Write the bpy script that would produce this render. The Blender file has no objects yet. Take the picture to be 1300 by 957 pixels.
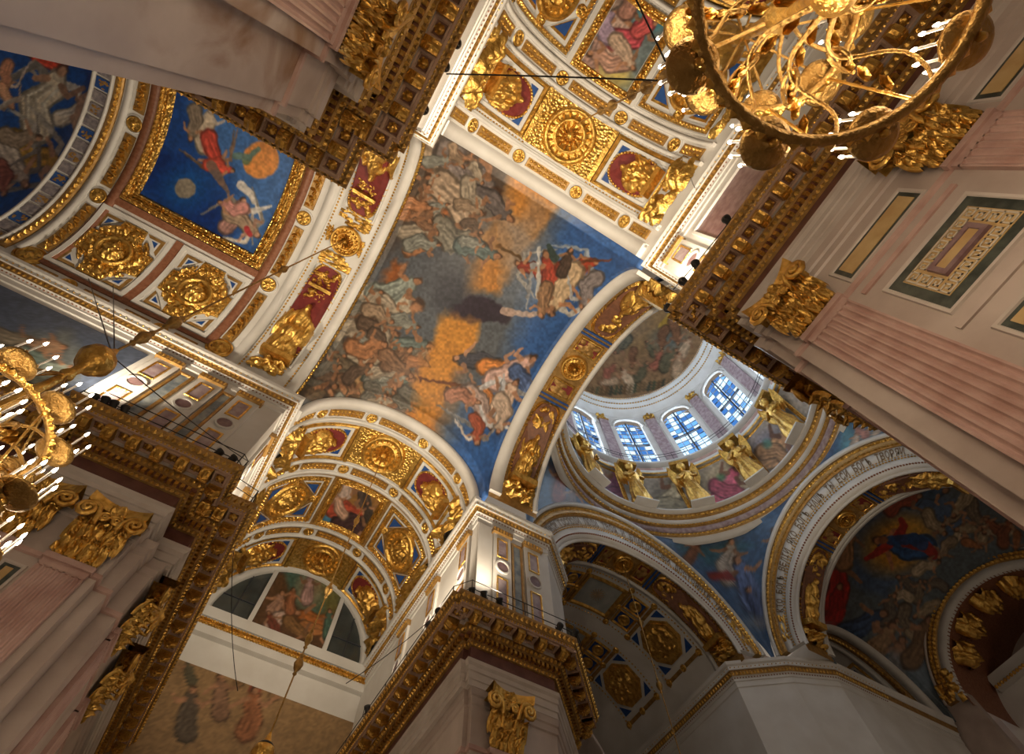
import bpy, math, random
import numpy as np
from mathutils import Vector, Matrix
random.seed(7); RNG = np.random.default_rng(11)
sc = bpy.context.scene; COL = sc.collection
EYE = 1.6                                   # eye height: all heights h below are metres above the eye
# ---------------------------------------------------------------- camera
CR = np.array([[0.86018219, -0.50960783, -0.01965876],
               [0.47485148, 0.81438518, -0.33360583],
               [0.18601795, 0.27762679, 0.94250766]])      # rows: image right, image down, view direction
cam_d = bpy.data.cameras.new('camera'); cam = bpy.data.objects.new('camera', cam_d); COL.objects.link(cam)
cam.matrix_world = Matrix(((CR[0][0], -CR[1][0], -CR[2][0], 0), (CR[0][1], -CR[1][1], -CR[2][1], 0),
                           (CR[0][2], -CR[1][2], -CR[2][2], EYE), (0, 0, 0, 1)))
FPX = 640.0
cam_d.sensor_fit = 'HORIZONTAL'; cam_d.sensor_width = 36; cam_d.lens = 36 * FPX / 1300
cam_d.shift_y = -44.5 / 1300; cam_d.clip_start = .1; cam_d.clip_end = 400
sc.camera = cam
def proj(P):
    """world points (n,3) -> photo pixels (only used to look up where the painters put their figures)"""
    q = (P - np.array([0, 0, EYE])) @ CR.T
    z = np.where(q[:, 2] > .1, q[:, 2], .1)
    return 650 + FPX * q[:, 0] / z, 434 + FPX * q[:, 1] / z
# ---------------------------------------------------------------- light of the place
w = bpy.data.worlds.new('world'); sc.world = w; w.use_nodes = True
w.node_tree.nodes['Background'].inputs[0].default_value = (.68, .56, .44, 1)
w.node_tree.nodes['Background'].inputs[1].default_value = .29
vs = sc.view_settings; vs.view_transform = 'Standard'; vs.look = 'None'; vs.gamma = 1; vs.use_curve_mapping = False
vs.exposure = 0.22
sc.cycles.max_bounces = 5; sc.cycles.diffuse_bounces = 2; sc.cycles.glossy_bounces = 3
sc.cycles.caustics_reflective = False; sc.cycles.caustics_refractive = False
sc.cycles.sample_clamp_indirect = 4.0
# ---------------------------------------------------------------- materials
MATS = {}
def mat(name, col, rough=.6, metal=0., col2=None, scale=3., bump=0., bscale=20., emit=None, estr=0., voro=False, detail=4., ramp=(.35, .65)):
    m = bpy.data.materials.new(name); m.use_nodes = True; nt = m.node_tree; b = nt.nodes['Principled BSDF']
    b.inputs['Roughness'].default_value = rough; b.inputs['Metallic'].default_value = metal
    b.inputs['Base Color'].default_value = (*col, 1)
    tc = nt.nodes.new('ShaderNodeTexCoord')
    if col2:
        nz = nt.nodes.new('ShaderNodeTexNoise'); nz.inputs['Scale'].default_value = scale; nz.inputs['Detail'].default_value = detail
        rp = nt.nodes.new('ShaderNodeValToRGB'); rp.color_ramp.elements[0].color = (*col, 1); rp.color_ramp.elements[1].color = (*col2, 1)
        rp.color_ramp.elements[0].position, rp.color_ramp.elements[1].position = ramp
        nt.links.new(tc.outputs['Object'], nz.inputs['Vector']); nt.links.new(nz.outputs['Fac'], rp.inputs['Fac']); nt.links.new(rp.outputs['Color'], b.inputs['Base Color'])
    if bump:
        if voro:
            n2 = nt.nodes.new('ShaderNodeTexVoronoi'); out = n2.outputs['Distance']
        else:
            n2 = nt.nodes.new('ShaderNodeTexNoise'); n2.inputs['Detail'].default_value = 3; out = n2.outputs['Fac']
        n2.inputs['Scale'].default_value = bscale
        bp = nt.nodes.new('ShaderNodeBump'); bp.inputs['Strength'].default_value = bump; bp.inputs['Distance'].default_value = .08
        nt.links.new(tc.outputs['Object'], n2.inputs['Vector']); nt.links.new(out, bp.inputs['Height']); nt.links.new(bp.outputs['Normal'], b.inputs['Normal'])
    if emit:
        b.inputs['Emission Color'].default_value = (*emit, 1); b.inputs['Emission Strength'].default_value = estr
    MATS[name] = m
    return m
mat('white', (.70, .66, .61), .55, col2=(.80, .77, .73), scale=.5)
mat('gold', (.90, .57, .15), .29, .9, col2=(.55, .30, .06), scale=3.5, bump=.6, bscale=8)
mat('gilding', (.93, .60, .17), .28, .86, col2=(.50, .27, .05), scale=4.5, bump=1., bscale=6, voro=True)
mat('marble_grey', (.45, .35, .30), .36, col2=(.58, .47, .41), scale=.7, detail=7)
mat('marble_stained', (.45, .35, .30), .36, col2=(.58, .47, .41), scale=.7, detail=8)
def stains(m):                                # rusty water stains with a shape of their own
    nt = m.node_tree; b = nt.nodes['Principled BSDF']; src = b.inputs['Base Color'].links[0].from_socket; tc = nt.nodes['Texture Coordinate']
    nz = nt.nodes.new('ShaderNodeTexNoise'); nz.inputs['Scale'].default_value = .33; nz.inputs['Detail'].default_value = 6; nz.inputs['Distortion'].default_value = 1.2
    rp = nt.nodes.new('ShaderNodeValToRGB'); rp.color_ramp.elements[0].position = .54; rp.color_ramp.elements[1].position = .68
    mx = nt.nodes.new('ShaderNodeMixRGB'); mx.inputs['Color2'].default_value = (.26, .12, .045, 1)
    nt.links.new(tc.outputs['Object'], nz.inputs['Vector']); nt.links.new(nz.outputs['Fac'], rp.inputs['Fac']); nt.links.new(rp.outputs['Color'], mx.inputs['Fac']); nt.links.new(src, mx.inputs['Color1']); nt.links.new(mx.outputs['Color'], b.inputs['Base Color'])
stains(MATS['marble_stained'])
mat('marble_pink', (.46, .27, .225), .3, col2=(.62, .41, .35), scale=1.3, detail=8)
mat('marble_pale', (.56, .47, .41), .4, col2=(.67, .58, .52), scale=.8, detail=7)
mat('marble_red', (.115, .04, .034), .35, col2=(.17, .065, .05), scale=2)
mat('marble_violet', (.30, .20, .22), .4, col2=(.50, .40, .41), scale=2.5, detail=9)
mat('marble_blue', (.13, .16, .19), .4, col2=(.36, .38, .37), scale=2.2, detail=9)
mat('marble_dark', (.022, .028, .024), .3, col2=(.075, .085, .07), scale=3, detail=9)
mat('marble_yellow', (.50, .31, .12), .35, col2=(.62, .43, .2), scale=1.6, detail=8)
mat('marble_cream', (.58, .49, .38), .4, col2=(.66, .57, .47), scale=1.5)
mat('marble_porphyry', (.17, .085, .095), .35, col2=(.27, .17, .17), scale=3)
mat('rose_stone', (.50, .31, .21), .45, col2=(.60, .40, .29), scale=3)
mat('brown', (.24, .085, .04), .5, col2=(.33, .14, .075), scale=6)
mat('ochre', (.33, .18, .05), .42, .45, col2=(.50, .29, .09), scale=3, bump=.3, bscale=12)
mat('coffer', (.16, .065, .035), .5, col2=(.24, .10, .05), scale=4)
mat('blue', (.015, .06, .24), .5, col2=(.02, .09, .31), scale=3)
mat('crimson', (.17, .018, .016), .6, col2=(.23, .03, .025), scale=3)
mat('mosaic', (.15, .13, .16), .5, col2=(.33, .29, .29), scale=5, detail=8)
mat('grey_panel', (.32, .34, .33), .5, col2=(.44, .45, .42), scale=1.2)
mat('pane_dark', (.05, .06, .06), .15, col2=(.09, .10, .095), scale=.6)
mat('black_metal', (.012, .012, .014), .45)
mat('bronze', (.34, .20, .06), .42, .9, col2=(.50, .31, .10), scale=5, bump=.5, bscale=14)
mat('iron', (.05, .055, .07), .5)
mat('candle', (.82, .74, .66), .5)
mat('lettering', (.20, .12, .05), .5, .2)
mat('bulb', (1, .9, .75), .5, emit=(1, .86, .66), estr=16.)
mat('lens', (1, 1, 1), .5, emit=(1, .93, .82), estr=26.)
mat('pane_sky', (.1, .2, .4), .3, emit=(.13, .40, .85), estr=.95)
mat('pane_deep', (.05, .12, .3), .3, emit=(.035, .17, .50), estr=.8)
mat('pane_bright', (.3, .4, .5), .3, emit=(.62, .84, 1.0), estr=1.15)
mat('stone_floor', (.52, .47, .41), .25, col2=(.64, .58, .51), scale=.6)
def canvas_mat():
    m = bpy.data.materials.new('fresco'); m.use_nodes = True; nt = m.node_tree; b = nt.nodes['Principled BSDF']
    a = nt.nodes.new('ShaderNodeAttribute'); a.attribute_name = 'paint'
    tc = nt.nodes.new('ShaderNodeTexCoord'); nz = nt.nodes.new('ShaderNodeTexNoise'); nz.inputs['Scale'].default_value = 1.6; nz.inputs['Detail'].default_value = 9
    mx = nt.nodes.new('ShaderNodeMixRGB'); mx.blend_type = 'OVERLAY'; mx.inputs['Fac'].default_value = .30
    nt.links.new(tc.outputs['Object'], nz.inputs['Vector']); nt.links.new(a.outputs['Color'], mx.inputs['Color1']); nt.links.new(nz.outputs['Fac'], mx.inputs['Color2'])
    nt.links.new(mx.outputs['Color'], b.inputs['Base Color']); b.inputs['Roughness'].default_value = .42
    MATS['fresco'] = m
canvas_mat()
# ---------------------------------------------------------------- mesh helpers
class MB:
    """collects vertices and faces, links them as ONE mesh object"""
    def __init__(s): s.v = []; s.f = []; s.n = 0
    def add(s, v, f):
        v = np.asarray(v, float).reshape(-1, 3); s.v.append(v)
        k = s.n
        s.f.extend([tuple(i + k for i in q) for q in f]); s.n += len(v)
        return s
    def grid(s, P):                       # P (n,m,3)
        n, m = P.shape[:2]
        i = np.arange(n - 1)[:, None] * m + np.arange(m - 1)[None, :]
        f = np.stack([i, i + 1, i + m + 1, i + m], -1).reshape(-1, 4)
        return s.add(P.reshape(-1, 3), f.tolist())
    def box(s, x0, x1, y0, y1, z0, z1):
        v = [(x, y, z) for z in (z0, z1) for y in (y0, y1) for x in (x0, x1)]
        return s.add(v, [(0, 2, 3, 1), (4, 5, 7, 6), (0, 1, 5, 4), (2, 6, 7, 3), (0, 4, 6, 2), (1, 3, 7, 5)])
    def prism(s, poly, z0, z1):
        n = len(poly); v = [(x, y, z0) for x, y in poly] + [(x, y, z1) for x, y in poly]
        return s.add(v, [tuple(range(n))[::-1], tuple(range(n, 2 * n))] + [(i, (i + 1) % n, n + (i + 1) % n, n + i) for i in range(n)])
    def lathe(s, prof, n=16, c=(0, 0, 0), a0=0., a1=2 * math.pi):
        a = np.linspace(a0, a1, n + 1); pr = np.array(prof)
        P = np.stack([c[0] + np.cos(a)[:, None] * pr[None, :, 0], c[1] + np.sin(a)[:, None] * pr[None, :, 0], c[2] + np.repeat(pr[None, :, 1], n + 1, 0)], -1)
        return s.grid(P)
    def tube(s, pts, r, n=6, closed=False):
        pts = np.array(pts, float); m = len(pts); r = np.broadcast_to(np.asarray(r, float), (m,))
        if closed: T = np.roll(pts, -1, 0) - np.roll(pts, 1, 0)
        else: T = np.gradient(pts, axis=0)
        T /= np.linalg.norm(T, axis=1)[:, None] + 1e-12
        up = np.where(np.abs(T[:, 2:3]) > .9, np.array([[1., 0, 0]]), np.array([[0, 0, 1.]]))
        A = np.cross(T, up); A /= np.linalg.norm(A, axis=1)[:, None]; B = np.cross(T, A)
        a = np.linspace(0, 2 * math.pi, n + 1)
        P = pts[:, None] + r[:, None, None] * (np.cos(a)[None, :, None] * A[:, None] + np.sin(a)[None, :, None] * B[:, None])
        if closed: P = np.concatenate([P, P[:1]], 0)
        s.grid(P)
        if not closed:
            for e in (0, -1):
                s.add(P[e, :-1], [tuple(range(n))])
        return s
    def arrays(s): return np.concatenate(s.v) if s.v else np.zeros((0, 3))
    def map(s, F):
        V = s.arrays(); s.v = [F(V[:, 0], V[:, 1], V[:, 2])]; return s
    def build(s, name, m, parent=None, smooth=False, colors=None, raw=False):
        V = s.arrays().copy()
        if not raw: V[:, 2] += EYE
        me = bpy.data.meshes.new(name); me.from_pydata(V.tolist(), [], s.f); me.update()
        if smooth: me.polygons.foreach_set('use_smooth', [True] * len(me.polygons))
        me.materials.append(MATS[m])
        if colors is not None:
            at = me.color_attributes.new('paint', 'FLOAT_COLOR', 'POINT')
            c = np.ones((len(V), 4), np.float32); c[:, :3] = colors; at.data.foreach_set('color', c.ravel())
        return link(name, me, parent)
def link(name, me, parent=None):
    o = bpy.data.objects.new(name, me); COL.objects.link(o)
    if parent is not None: o.parent = parent
    return o
def tag(o, label=None, cat=None, group=None, kind=None):
    if label: o['label'] = label
    if cat: o['category'] = cat
    if group: o['group'] = group
    if kind: o['kind'] = kind
    return o
def empty(name, label, cat=None, loc=(0, 0, 0), group=None, kind=None):
    o = bpy.data.objects.new(name, None); COL.objects.link(o); o.location = loc
    return tag(o, label, cat, group, kind)
def place(name, me, M, parent=None):       # another object that shares mesh data
    o = link(name, me, parent); o.matrix_local = M; return o
# ---------------------------------------------------------------- curved vault surfaces: (u along the arc from the crown, s along the axis, d out of the surface)
class Barrel:
    def __init__(q, axis, c, a, b, h0=26.):
        q.axis, q.c, q.a, q.b, q.h0 = axis, c, a, b, h0
        th = np.linspace(-math.pi / 2, math.pi / 2, 721); dx = a * np.cos(th); dz = -b * np.sin(th)
        L = np.concatenate([[0], np.cumsum(np.hypot(*(np.stack([dx, dz])[:, 1:] + np.stack([dx, dz])[:, :-1])) / 2 * (th[1] - th[0]))])
        q.th, q.L = th, L - L[360]
    def u(q, deg): return float(np.interp(math.radians(deg), q.th, q.L))
    def F(q, u, s, d):
        u = np.asarray(u, float); th = np.interp(u, q.L, q.th)
        over = np.where(np.abs(u) > q.L[-1], np.abs(u) - q.L[-1], 0)      # straight jamb below the springing
        nx, nz = np.sin(th) / q.a, np.cos(th) / q.b; k = np.hypot(nx, nz)
        t = q.c + q.a * np.sin(th) - d * nx / k; h = q.h0 + q.b * np.cos(th) - d * nz / k - over
        s = np.asarray(s, float) + 0 * u
        return np.stack([s, t, h] if q.axis == 'X' else [t, s, h], -1)
def sub(a, b, step): return np.linspace(a, b, max(2, int(abs(b - a) / step) + 2))
def slab(u0, u1, s0, s1, d0, d1, step=.45):
    """raised strip following the arc"""
    m = MB(); us = sub(u0, u1, step); z = np.zeros_like(us)
    ring = [(s0, d0), (s0, d1), (s1, d1), (s1, d0)]
    P = np.stack([np.stack([us, z + a, z + b], -1) for a, b in ring], 1)
    m.grid(P); m.add(P[0], [(0, 1, 2, 3)]); m.add(P[-1], [(3, 2, 1, 0)])
    return m
def frame(u0, u1, s0, s1, prof, step=.45):
    """rectangular moulding; prof = (inset, d) from the outer edge inwards"""
    m = MB()
    def loop(i):
        a, b, c, e = u0 + i, u1 - i, s0 + i, s1 - i
        U = sub(u0, u1, step); U = (U - u0) / (u1 - u0) * (b - a) + a
        n = len(U)
        return np.concatenate([np.stack([U, np.full(n, c)], -1), np.stack([U[::-1], np.full(n, e)], -1)])
    P = np.stack([np.concatenate([loop(i), np.full((len(loop(i)), 1), d)], 1) for i, d in prof], 1)
    P = np.concatenate([P, P[:1]], 0); return m.grid(P)
def poly_panel(pts, d0, d1):
    m = MB(); n = len(pts)
    v = [(a, b, d0) for a, b in pts] + [(a, b, d1) for a, b in pts]
    return m.add(v, [tuple(range(n, 2 * n))] + [(i, (i + 1) % n, n + (i + 1) % n, n + i) for i in range(n)])
def disc(cu, cs, prof, n=32, petals=0, pamp=0., pr=(0, 1)):
    """rosette: prof = (r, d) rings; petals modulate the height between radii pr"""
    a = np.linspace(0, 2 * math.pi, n + 1); m = MB(); pr_ = np.array(prof)
    R = np.repeat(pr_[None, :, 0], n + 1, 0); D = np.repeat(pr_[None, :, 1], n + 1, 0)
    if petals:
        on = ((R > pr[0]) & (R < pr[1])); D = D + on * pamp * np.cos(petals * a)[:, None]
    return m.grid(np.stack([cu + R * np.cos(a)[:, None], cs + R * np.sin(a)[:, None], D], -1))
def field(u0, u1, s0, s1, h, nu=28, ns=28, base=0., cut=.02):
    """relief: height function h(p,q) on -1..1 squares, faces below the cut dropped"""
    p = np.linspace(-1, 1, nu); q = np.linspace(-1, 1, ns); Pq, Qq = np.meshgrid(p, q, indexing='ij')
    H = h(Pq, Qq); P = np.stack([u0 + (Pq + 1) / 2 * (u1 - u0), s0 + (Qq + 1) / 2 * (s1 - s0), base + np.maximum(H, 0)], -1)
    m = MB(); i = np.arange(nu - 1)[:, None] * ns + np.arange(ns - 1)[None, :]
    keep = np.maximum.reduce([H[:-1, :-1], H[1:, :-1], H[:-1, 1:], H[1:, 1:]]) > cut
    f = np.stack([i, i + 1, i + ns + 1, i + ns], -1)[keep]
    return m.add(P.reshape(-1, 3), f.tolist())
def row(pts, size, ht, kind='leaf', d=0.):
    """a row of small raised leaves / beads at (u,s,angle)"""
    m = MB()
    if kind == 'leaf': base = np.array([(-1, 0, 0), (-.3, -.75, 0), (.75, -.6, 0), (1, 0, .25), (.75, .6, 0), (-.3, .75, 0), (.1, 0, 1.)]); f = [(i, (i + 1) % 6, 6) for i in range(6)]
    else: base = np.array([(math.cos(k * math.pi / 3), math.sin(k * math.pi / 3), 0) for k in range(6)] + [(.55 * math.cos(k * math.pi / 3), .55 * math.sin(k * math.pi / 3), .8) for k in range(6)] + [(0, 0, 1)]); f = [(i, (i + 1) % 6, 6 + (i + 1) % 6, 6 + i) for i in range(6)] + [(6 + i, 6 + (i + 1) % 6, 12) for i in range(6)]
    pts = np.asarray(pts, float)
    sx, sy = (size if isinstance(size, tuple) else (size, size))
    for u, s, a in pts:
        c, n = math.cos(a), math.sin(a)
        m.add(np.stack([u + base[:, 0] * sx * c - base[:, 1] * sy * n, s + base[:, 0] * sx * n + base[:, 1] * sy * c, d + base[:, 2] * ht], -1), f)
    return m
def line(u0, s0, u1, s1, step, jig=0.):
    L = math.hypot(u1 - u0, s1 - s0); n = max(1, int(L / step)); a = math.atan2(s1 - s0, u1 - u0)
    t = (np.arange(n) + .5) / n
    return np.stack([u0 + (u1 - u0) * t, s0 + (s1 - s0) * t, np.full(n, a)], -1)
# ---- heights of carved reliefs
def bump(p, q, cp, cq, rp, rq, h, ang=0.):
    c, s = math.cos(ang), math.sin(ang); a = ((p - cp) * c + (q - cq) * s) / rp; b = (-(p - cp) * s + (q - cq) * c) / rq
    return h * np.sqrt(np.maximum(0, 1 - a * a - b * b))
def seated(seed, H=.5):
    """robed seated figure, head towards p=-1"""
    r = random.Random(seed); t = r.uniform(-.2, .2); sd = r.choice((-1, 1))
    def h(p, q):
        z = bump(p, q, -.72, t * .6, .17, .2, H * .8)                                    # head
        z = np.maximum(z, bump(p, q, -.3, t * .3, .45, .52, H * .8))                     # torso
        z = np.maximum(z, bump(p, q, .16, .1 * sd, .36, .8, H))                          # lap
        z = np.maximum(z, bump(p, q, .58, -.1 * sd, .5, .8, H * .82))                   # skirts
        z = np.maximum(z, bump(p, q, -.15, .62 * sd, .46, .24, H * .7, .5 * sd))          # arm
        z = np.maximum(z, bump(p, q, -.3, -.5 * sd, .36, .16, H * .6, -.6 * sd))          # other arm
        z = np.maximum(z, bump(p, q, -.1, -.78 * sd, .5, .24, H * .5, .3))              # wing or book
        f = .07 * np.sin(13 * q + 6 * p * sd + 2 * np.sin(4 * p)) + .045 * np.sin(23 * q - 9 * p) + .035 * np.sin(19 * p + 7 * q)
        return np.where(z > .02, np.maximum(z + f * np.minimum(1, z / .2) * (p > -.55), .03), 0)
    return h
def scrolls(seed, H=.3, n=26, edge='rect', r0=.12, r1=.26):
    r = random.Random(seed); B = [(r.uniform(-.9, .9), r.uniform(-.9, .9), r.uniform(r0, r1), r.uniform(r0, r1), r.uniform(.5, 1), r.uniform(0, 3)) for _ in range(n)]
    def h(p, q):
        z = np.zeros_like(p)
        for a, b, c, e, g, t in B:
            z = np.maximum(z, bump(p, q, a, b, c, e * .6, H * g, t))
            d = np.hypot((p - a) / c, (q - b) / e); z = np.maximum(z, H * .6 * g * np.exp(-((d - .9) / .16) ** 2))
        if edge == 'oval': z = z * (np.hypot(p, q) < 1)
        return z
    return h
# ---------------------------------------------------------------- the painters' work: colours of each fresco, laid onto its surface point by point
def lin(c): 
    c = np.asarray(c, float) / 255.; return np.where(c <= .04045, c / 12.92, ((c + .055) / 1.055) ** 2.4)
def vnoise(x, y, f, seed):
    r = np.random.default_rng(seed); G = r.random((64, 64)); x = x * f; y = y * f
    i = np.floor(x).astype(int); j = np.floor(y).astype(int); a = x - i; b = y - j; a = a * a * (3 - 2 * a); b = b * b * (3 - 2 * b)
    g = lambda p, q: G[p % 64, q % 64]
    return (g(i, j) * (1 - a) + g(i + 1, j) * a) * (1 - b) + (g(i, j + 1) * (1 - a) + g(i + 1, j + 1) * a) * b
class Canvas:
    def __init__(c, x0, y0, x1, y1, base):
        c.x0, c.y0 = x0, y0; c.X, c.Y = np.meshgrid(np.arange(x0, x1 + 1), np.arange(y0, y1 + 1)); c.C = np.zeros(c.X.shape + (3,)) + np.array(base, float)
        c.rnd = random.Random(x0 * 7 + y0); c.warp = 1.6
    def _mix(c, A, col, sl):
        c.C[sl] += (np.array(col, float) - c.C[sl]) * A[..., None]
    def _sl(c, ax, ay, bx, by):
        h, w_ = c.X.shape
        return (slice(max(0, int(ay - c.y0)), max(0, min(h, int(by - c.y0) + 2))), slice(max(0, int(ax - c.x0)), max(0, min(w_, int(bx - c.x0) + 2))))
    def el(c, x, y, rx, ry, ang, col, al=1., soft=.25):
        R = max(rx, ry) * (1 + soft) + 1; sl = c._sl(x - R, y - R, x + R, y + R); X, Y = c.X[sl] - x, c.Y[sl] - y
        t = math.radians(ang); d = np.hypot((X * math.cos(t) + Y * math.sin(t)) / rx, (-X * math.sin(t) + Y * math.cos(t)) / ry)
        c._mix(np.clip((1 + soft - d) / (2 * soft + 1e-6), 0, 1) * al, col, sl); return c
    def st(c, pts, w0, w1, col, al=1., soft=.8):
        n = len(pts) - 1
        for k in range(n):
            (ax, ay), (bx, by) = pts[k], pts[k + 1]; wa = w0 + (w1 - w0) * k / n; wb = w0 + (w1 - w0) * (k + 1) / n
            R = max(wa, wb) + 2; sl = c._sl(min(ax, bx) - R, min(ay, by) - R, max(ax, bx) + R, max(ay, by) + R); X, Y = c.X[sl], c.Y[sl]
            if X.size == 0: continue
            L2 = (bx - ax) ** 2 + (by - ay) ** 2 + 1e-9; t = np.clip(((X - ax) * (bx - ax) + (Y - ay) * (by - ay)) / L2, 0, 1)
            d = np.hypot(X - ax - t * (bx - ax), Y - ay - t * (by - ay)); c._mix(np.clip((wa + (wb - wa) * t - d) / soft + .5, 0, 1) * al, col, sl)
        return c
    def poly(c, pts, col, al=1., soft=0, warp=5.):
        P = np.array(pts, float); R = warp + 3; sl = c._sl(P[:, 0].min() - R, P[:, 1].min() - R, P[:, 0].max() + R, P[:, 1].max() + R); X, Y = c.X[sl].astype(float), c.Y[sl].astype(float)
        X = X + (vnoise(X, Y, .09, 3) - .5) * 2 * warp; Y = Y + (vnoise(X, Y, .09, 4) - .5) * 2 * warp
        ins = np.zeros(X.shape, bool); D = np.full(X.shape, 1e9)
        for k in range(len(P)):
            (ax, ay), (bx, by) = P[k], P[(k + 1) % len(P)]
            ins ^= ((ay > Y) != (by > Y)) & (X < (bx - ax) * (Y - ay) / (by - ay + 1e-12) + ax)
            if soft:
                t = np.clip(((X - ax) * (bx - ax) + (Y - ay) * (by - ay)) / ((bx - ax) ** 2 + (by - ay) ** 2 + 1e-9), 0, 1)
                D = np.minimum(D, np.hypot(X - ax - t * (bx - ax), Y - ay - t * (by - ay)))
        A = ins * 1. if not soft else np.clip(np.where(ins, D, -D) / soft + .5, 0, 1)
        c._mix(A * al, col, sl); return c
    def fig(c, x, y, ang, L, robe, skin=(178, 130, 98), wing=None, n=8, arm=True, hair=(70, 48, 34)):
        """a draped figure; ang = direction from feet to head in degrees (0 right, 90 down)"""
        r = c.rnd; t = math.radians(ang); dx, dy = math.cos(t), math.sin(t); nx, ny = -dy, dx
        p = lambda a, b: (x + dx * a * L + nx * b * L, y + dy * a * L + ny * b * L)
        robe = np.array(robe, float); robe = np.minimum(255, robe * 1.12); dk, lt = robe * .58, np.minimum(255, robe * 1.22 + 10)
        if wing is not None:
            for sd in (-1, 1):
                for k in range(4):
                    e = p(.05 - .2 * k + r.uniform(-.1, .1), sd * (.5 + .12 * k)); c.st([p(.22, sd * .1), p(.3, sd * .36), e], .07 * L, .02 * L, np.array(wing) * r.uniform(.6, 1.12), .9)
        b = r.uniform(-.12, .12)
        c.st([p(-.5, b), p(-.2, -b), p(.1, b * .5), p(.28, 0)], .25 * L, .14 * L, dk, .95, 2)
        c.st([p(-.48, b), p(-.2, -b), p(.1, b * .5), p(.26, 0)], .2 * L, .11 * L, robe, .95, 2)
        for k in range(n):
            o = (k / (n - 1) - .5) * .36; j = r.uniform(-.05, .05)
            c.st([p(-.55 + r.uniform(0, .15), o * 1.2 + b), p(-.15, o + j - b), p(.12, o * .6 + j)], .012 * L + r.random() * .02 * L, .02 * L, lt if k % 2 else dk, .30 + .3 * r.random(), 2)
        if arm:
            for sd in (-1, 1):
                e = p(.05 + r.uniform(-.1, .3), sd * r.uniform(.28, .48)); c.st([p(.2, sd * .12), p(.12, sd * .26), e], .055 * L, .035 * L, np.array(skin) * r.uniform(.75, 1.), .95, 1)
        c.el(*p(.42, r.uniform(-.03, .03)), .1 * L, .085 * L, ang, hair, .95); c.el(*p(.40, .02), .075 * L, .065 * L, ang, skin, .95)
        return c
    def crowd(c, pts, L, robes, seed=0, wing=None):
        r = random.Random(seed)
        for x, y in pts:
            c.fig(x + r.uniform(-2, 2), y + r.uniform(-2, 2), r.uniform(0, 360), L * r.uniform(.75, 1.2), r.choice(robes), wing=wing if r.random() < .5 else None)
        return c
    def sample(c, px, py):
        wx = px + (vnoise(px, py, .22, 8) - .5) * c.warp; wy = py + (vnoise(px, py, .22, 9) - .5) * c.warp
        h, w_ = c.X.shape; X = np.clip(wx - c.x0, 0, w_ - 1.001); Y = np.clip(wy - c.y0, 0, h - 1.001)
        i, j = Y.astype(int), X.astype(int); a, b = (Y - i)[:, None], (X - j)[:, None]; C = c.C
        col = C[i, j] * (1 - a) * (1 - b) + C[i + 1, j] * a * (1 - b) + C[i, j + 1] * (1 - a) * b + C[i + 1, j + 1] * a * b
        col = col * (.86 + .28 * vnoise(px, py, .35, 5)[:, None])
        return lin(np.clip(col, 0, 255))
def fresco(name, P, canvas, parent, label=None, flip=False):
    """P (n,m,3) points of the painted surface (h above the eye)"""
    m = MB().grid(P); V = m.arrays(); W = V + np.array([0, 0, EYE]); x, y = proj(W)
    o = m.build(name, 'fresco', parent, smooth=True, colors=canvas.sample(x, y))
    if label: o['label'] = label
    return o
BEIGE, UMBER, ROSE, SLATE, RUST, OLIVE = (150, 128, 104), (96, 68, 48), (150, 92, 78), (84, 92, 104), (140, 62, 42), (92, 88, 58)
# --- Last Judgement over the main bay
c = Canvas(360, 150, 830, 660, (86, 90, 96)); main_cv = c; c.warp = 3.2
c.poly([(692, 228), (860, 215), (860, 660), (640, 660), (600, 620), (560, 575), (590, 520), (640, 460), (664, 400), (692, 330), (716, 270)], (54, 92, 150), 1, 30)
c.poly([(575, 580), (640, 560), (640, 660), (560, 640)], (54, 98, 164), 1, 16)
c.poly([(520, 150), (700, 215), (660, 250), (600, 270), (540, 290), (480, 330), (400, 470), (360, 520), (360, 150)], (84, 70, 60), .9, 24)
c.poly([(655, 212), (700, 240), (712, 262), (690, 290), (668, 325), (640, 372), (590, 372), (584, 350), (604, 322), (612, 296), (628, 280), (640, 250)], (186, 126, 62), 1, 12)
c.poly([(672, 240), (705, 262), (690, 290), (660, 290)], (150, 118, 88), .8, 14)
c.poly([(505, 330), (520, 335), (500, 380), (482, 395), (476, 380), (488, 350)], (150, 88, 48), .95, 8)
c.poly([(560, 398), (612, 410), (600, 440), (575, 475), (560, 520), (545, 545), (525, 548), (518, 520), (528, 480), (545, 440)], (190, 130, 56), 1, 10)
c.poly([(520, 500), (552, 510), (548, 560), (520, 552)], (166, 104, 50), 1, 12)
c.poly([(600, 250), (650, 240), (640, 330), (600, 330)], (130, 112, 96), .5, 24); c.poly([(640, 270), (690, 300), (690, 390), (640, 380)], (120, 132, 150), .55, 26); c.poly([(560, 430), (520, 470), (500, 560), (540, 575), (560, 540), (600, 450)], (180, 118, 58), .55, 22); c.el(565, 345, 36, 48, 20, (84, 86, 92), .95, .4); c.el(573, 372, 22, 28, 0, (62, 62, 70), .9, .4)
c.poly([(572, 388), (600, 376), (640, 388), (660, 400), (640, 412), (600, 408), (575, 402)], (48, 38, 50), 1, 4)
c.st([(640, 395), (672, 400), (690, 397)], 5, 2, (196, 168, 150), .8)
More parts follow.
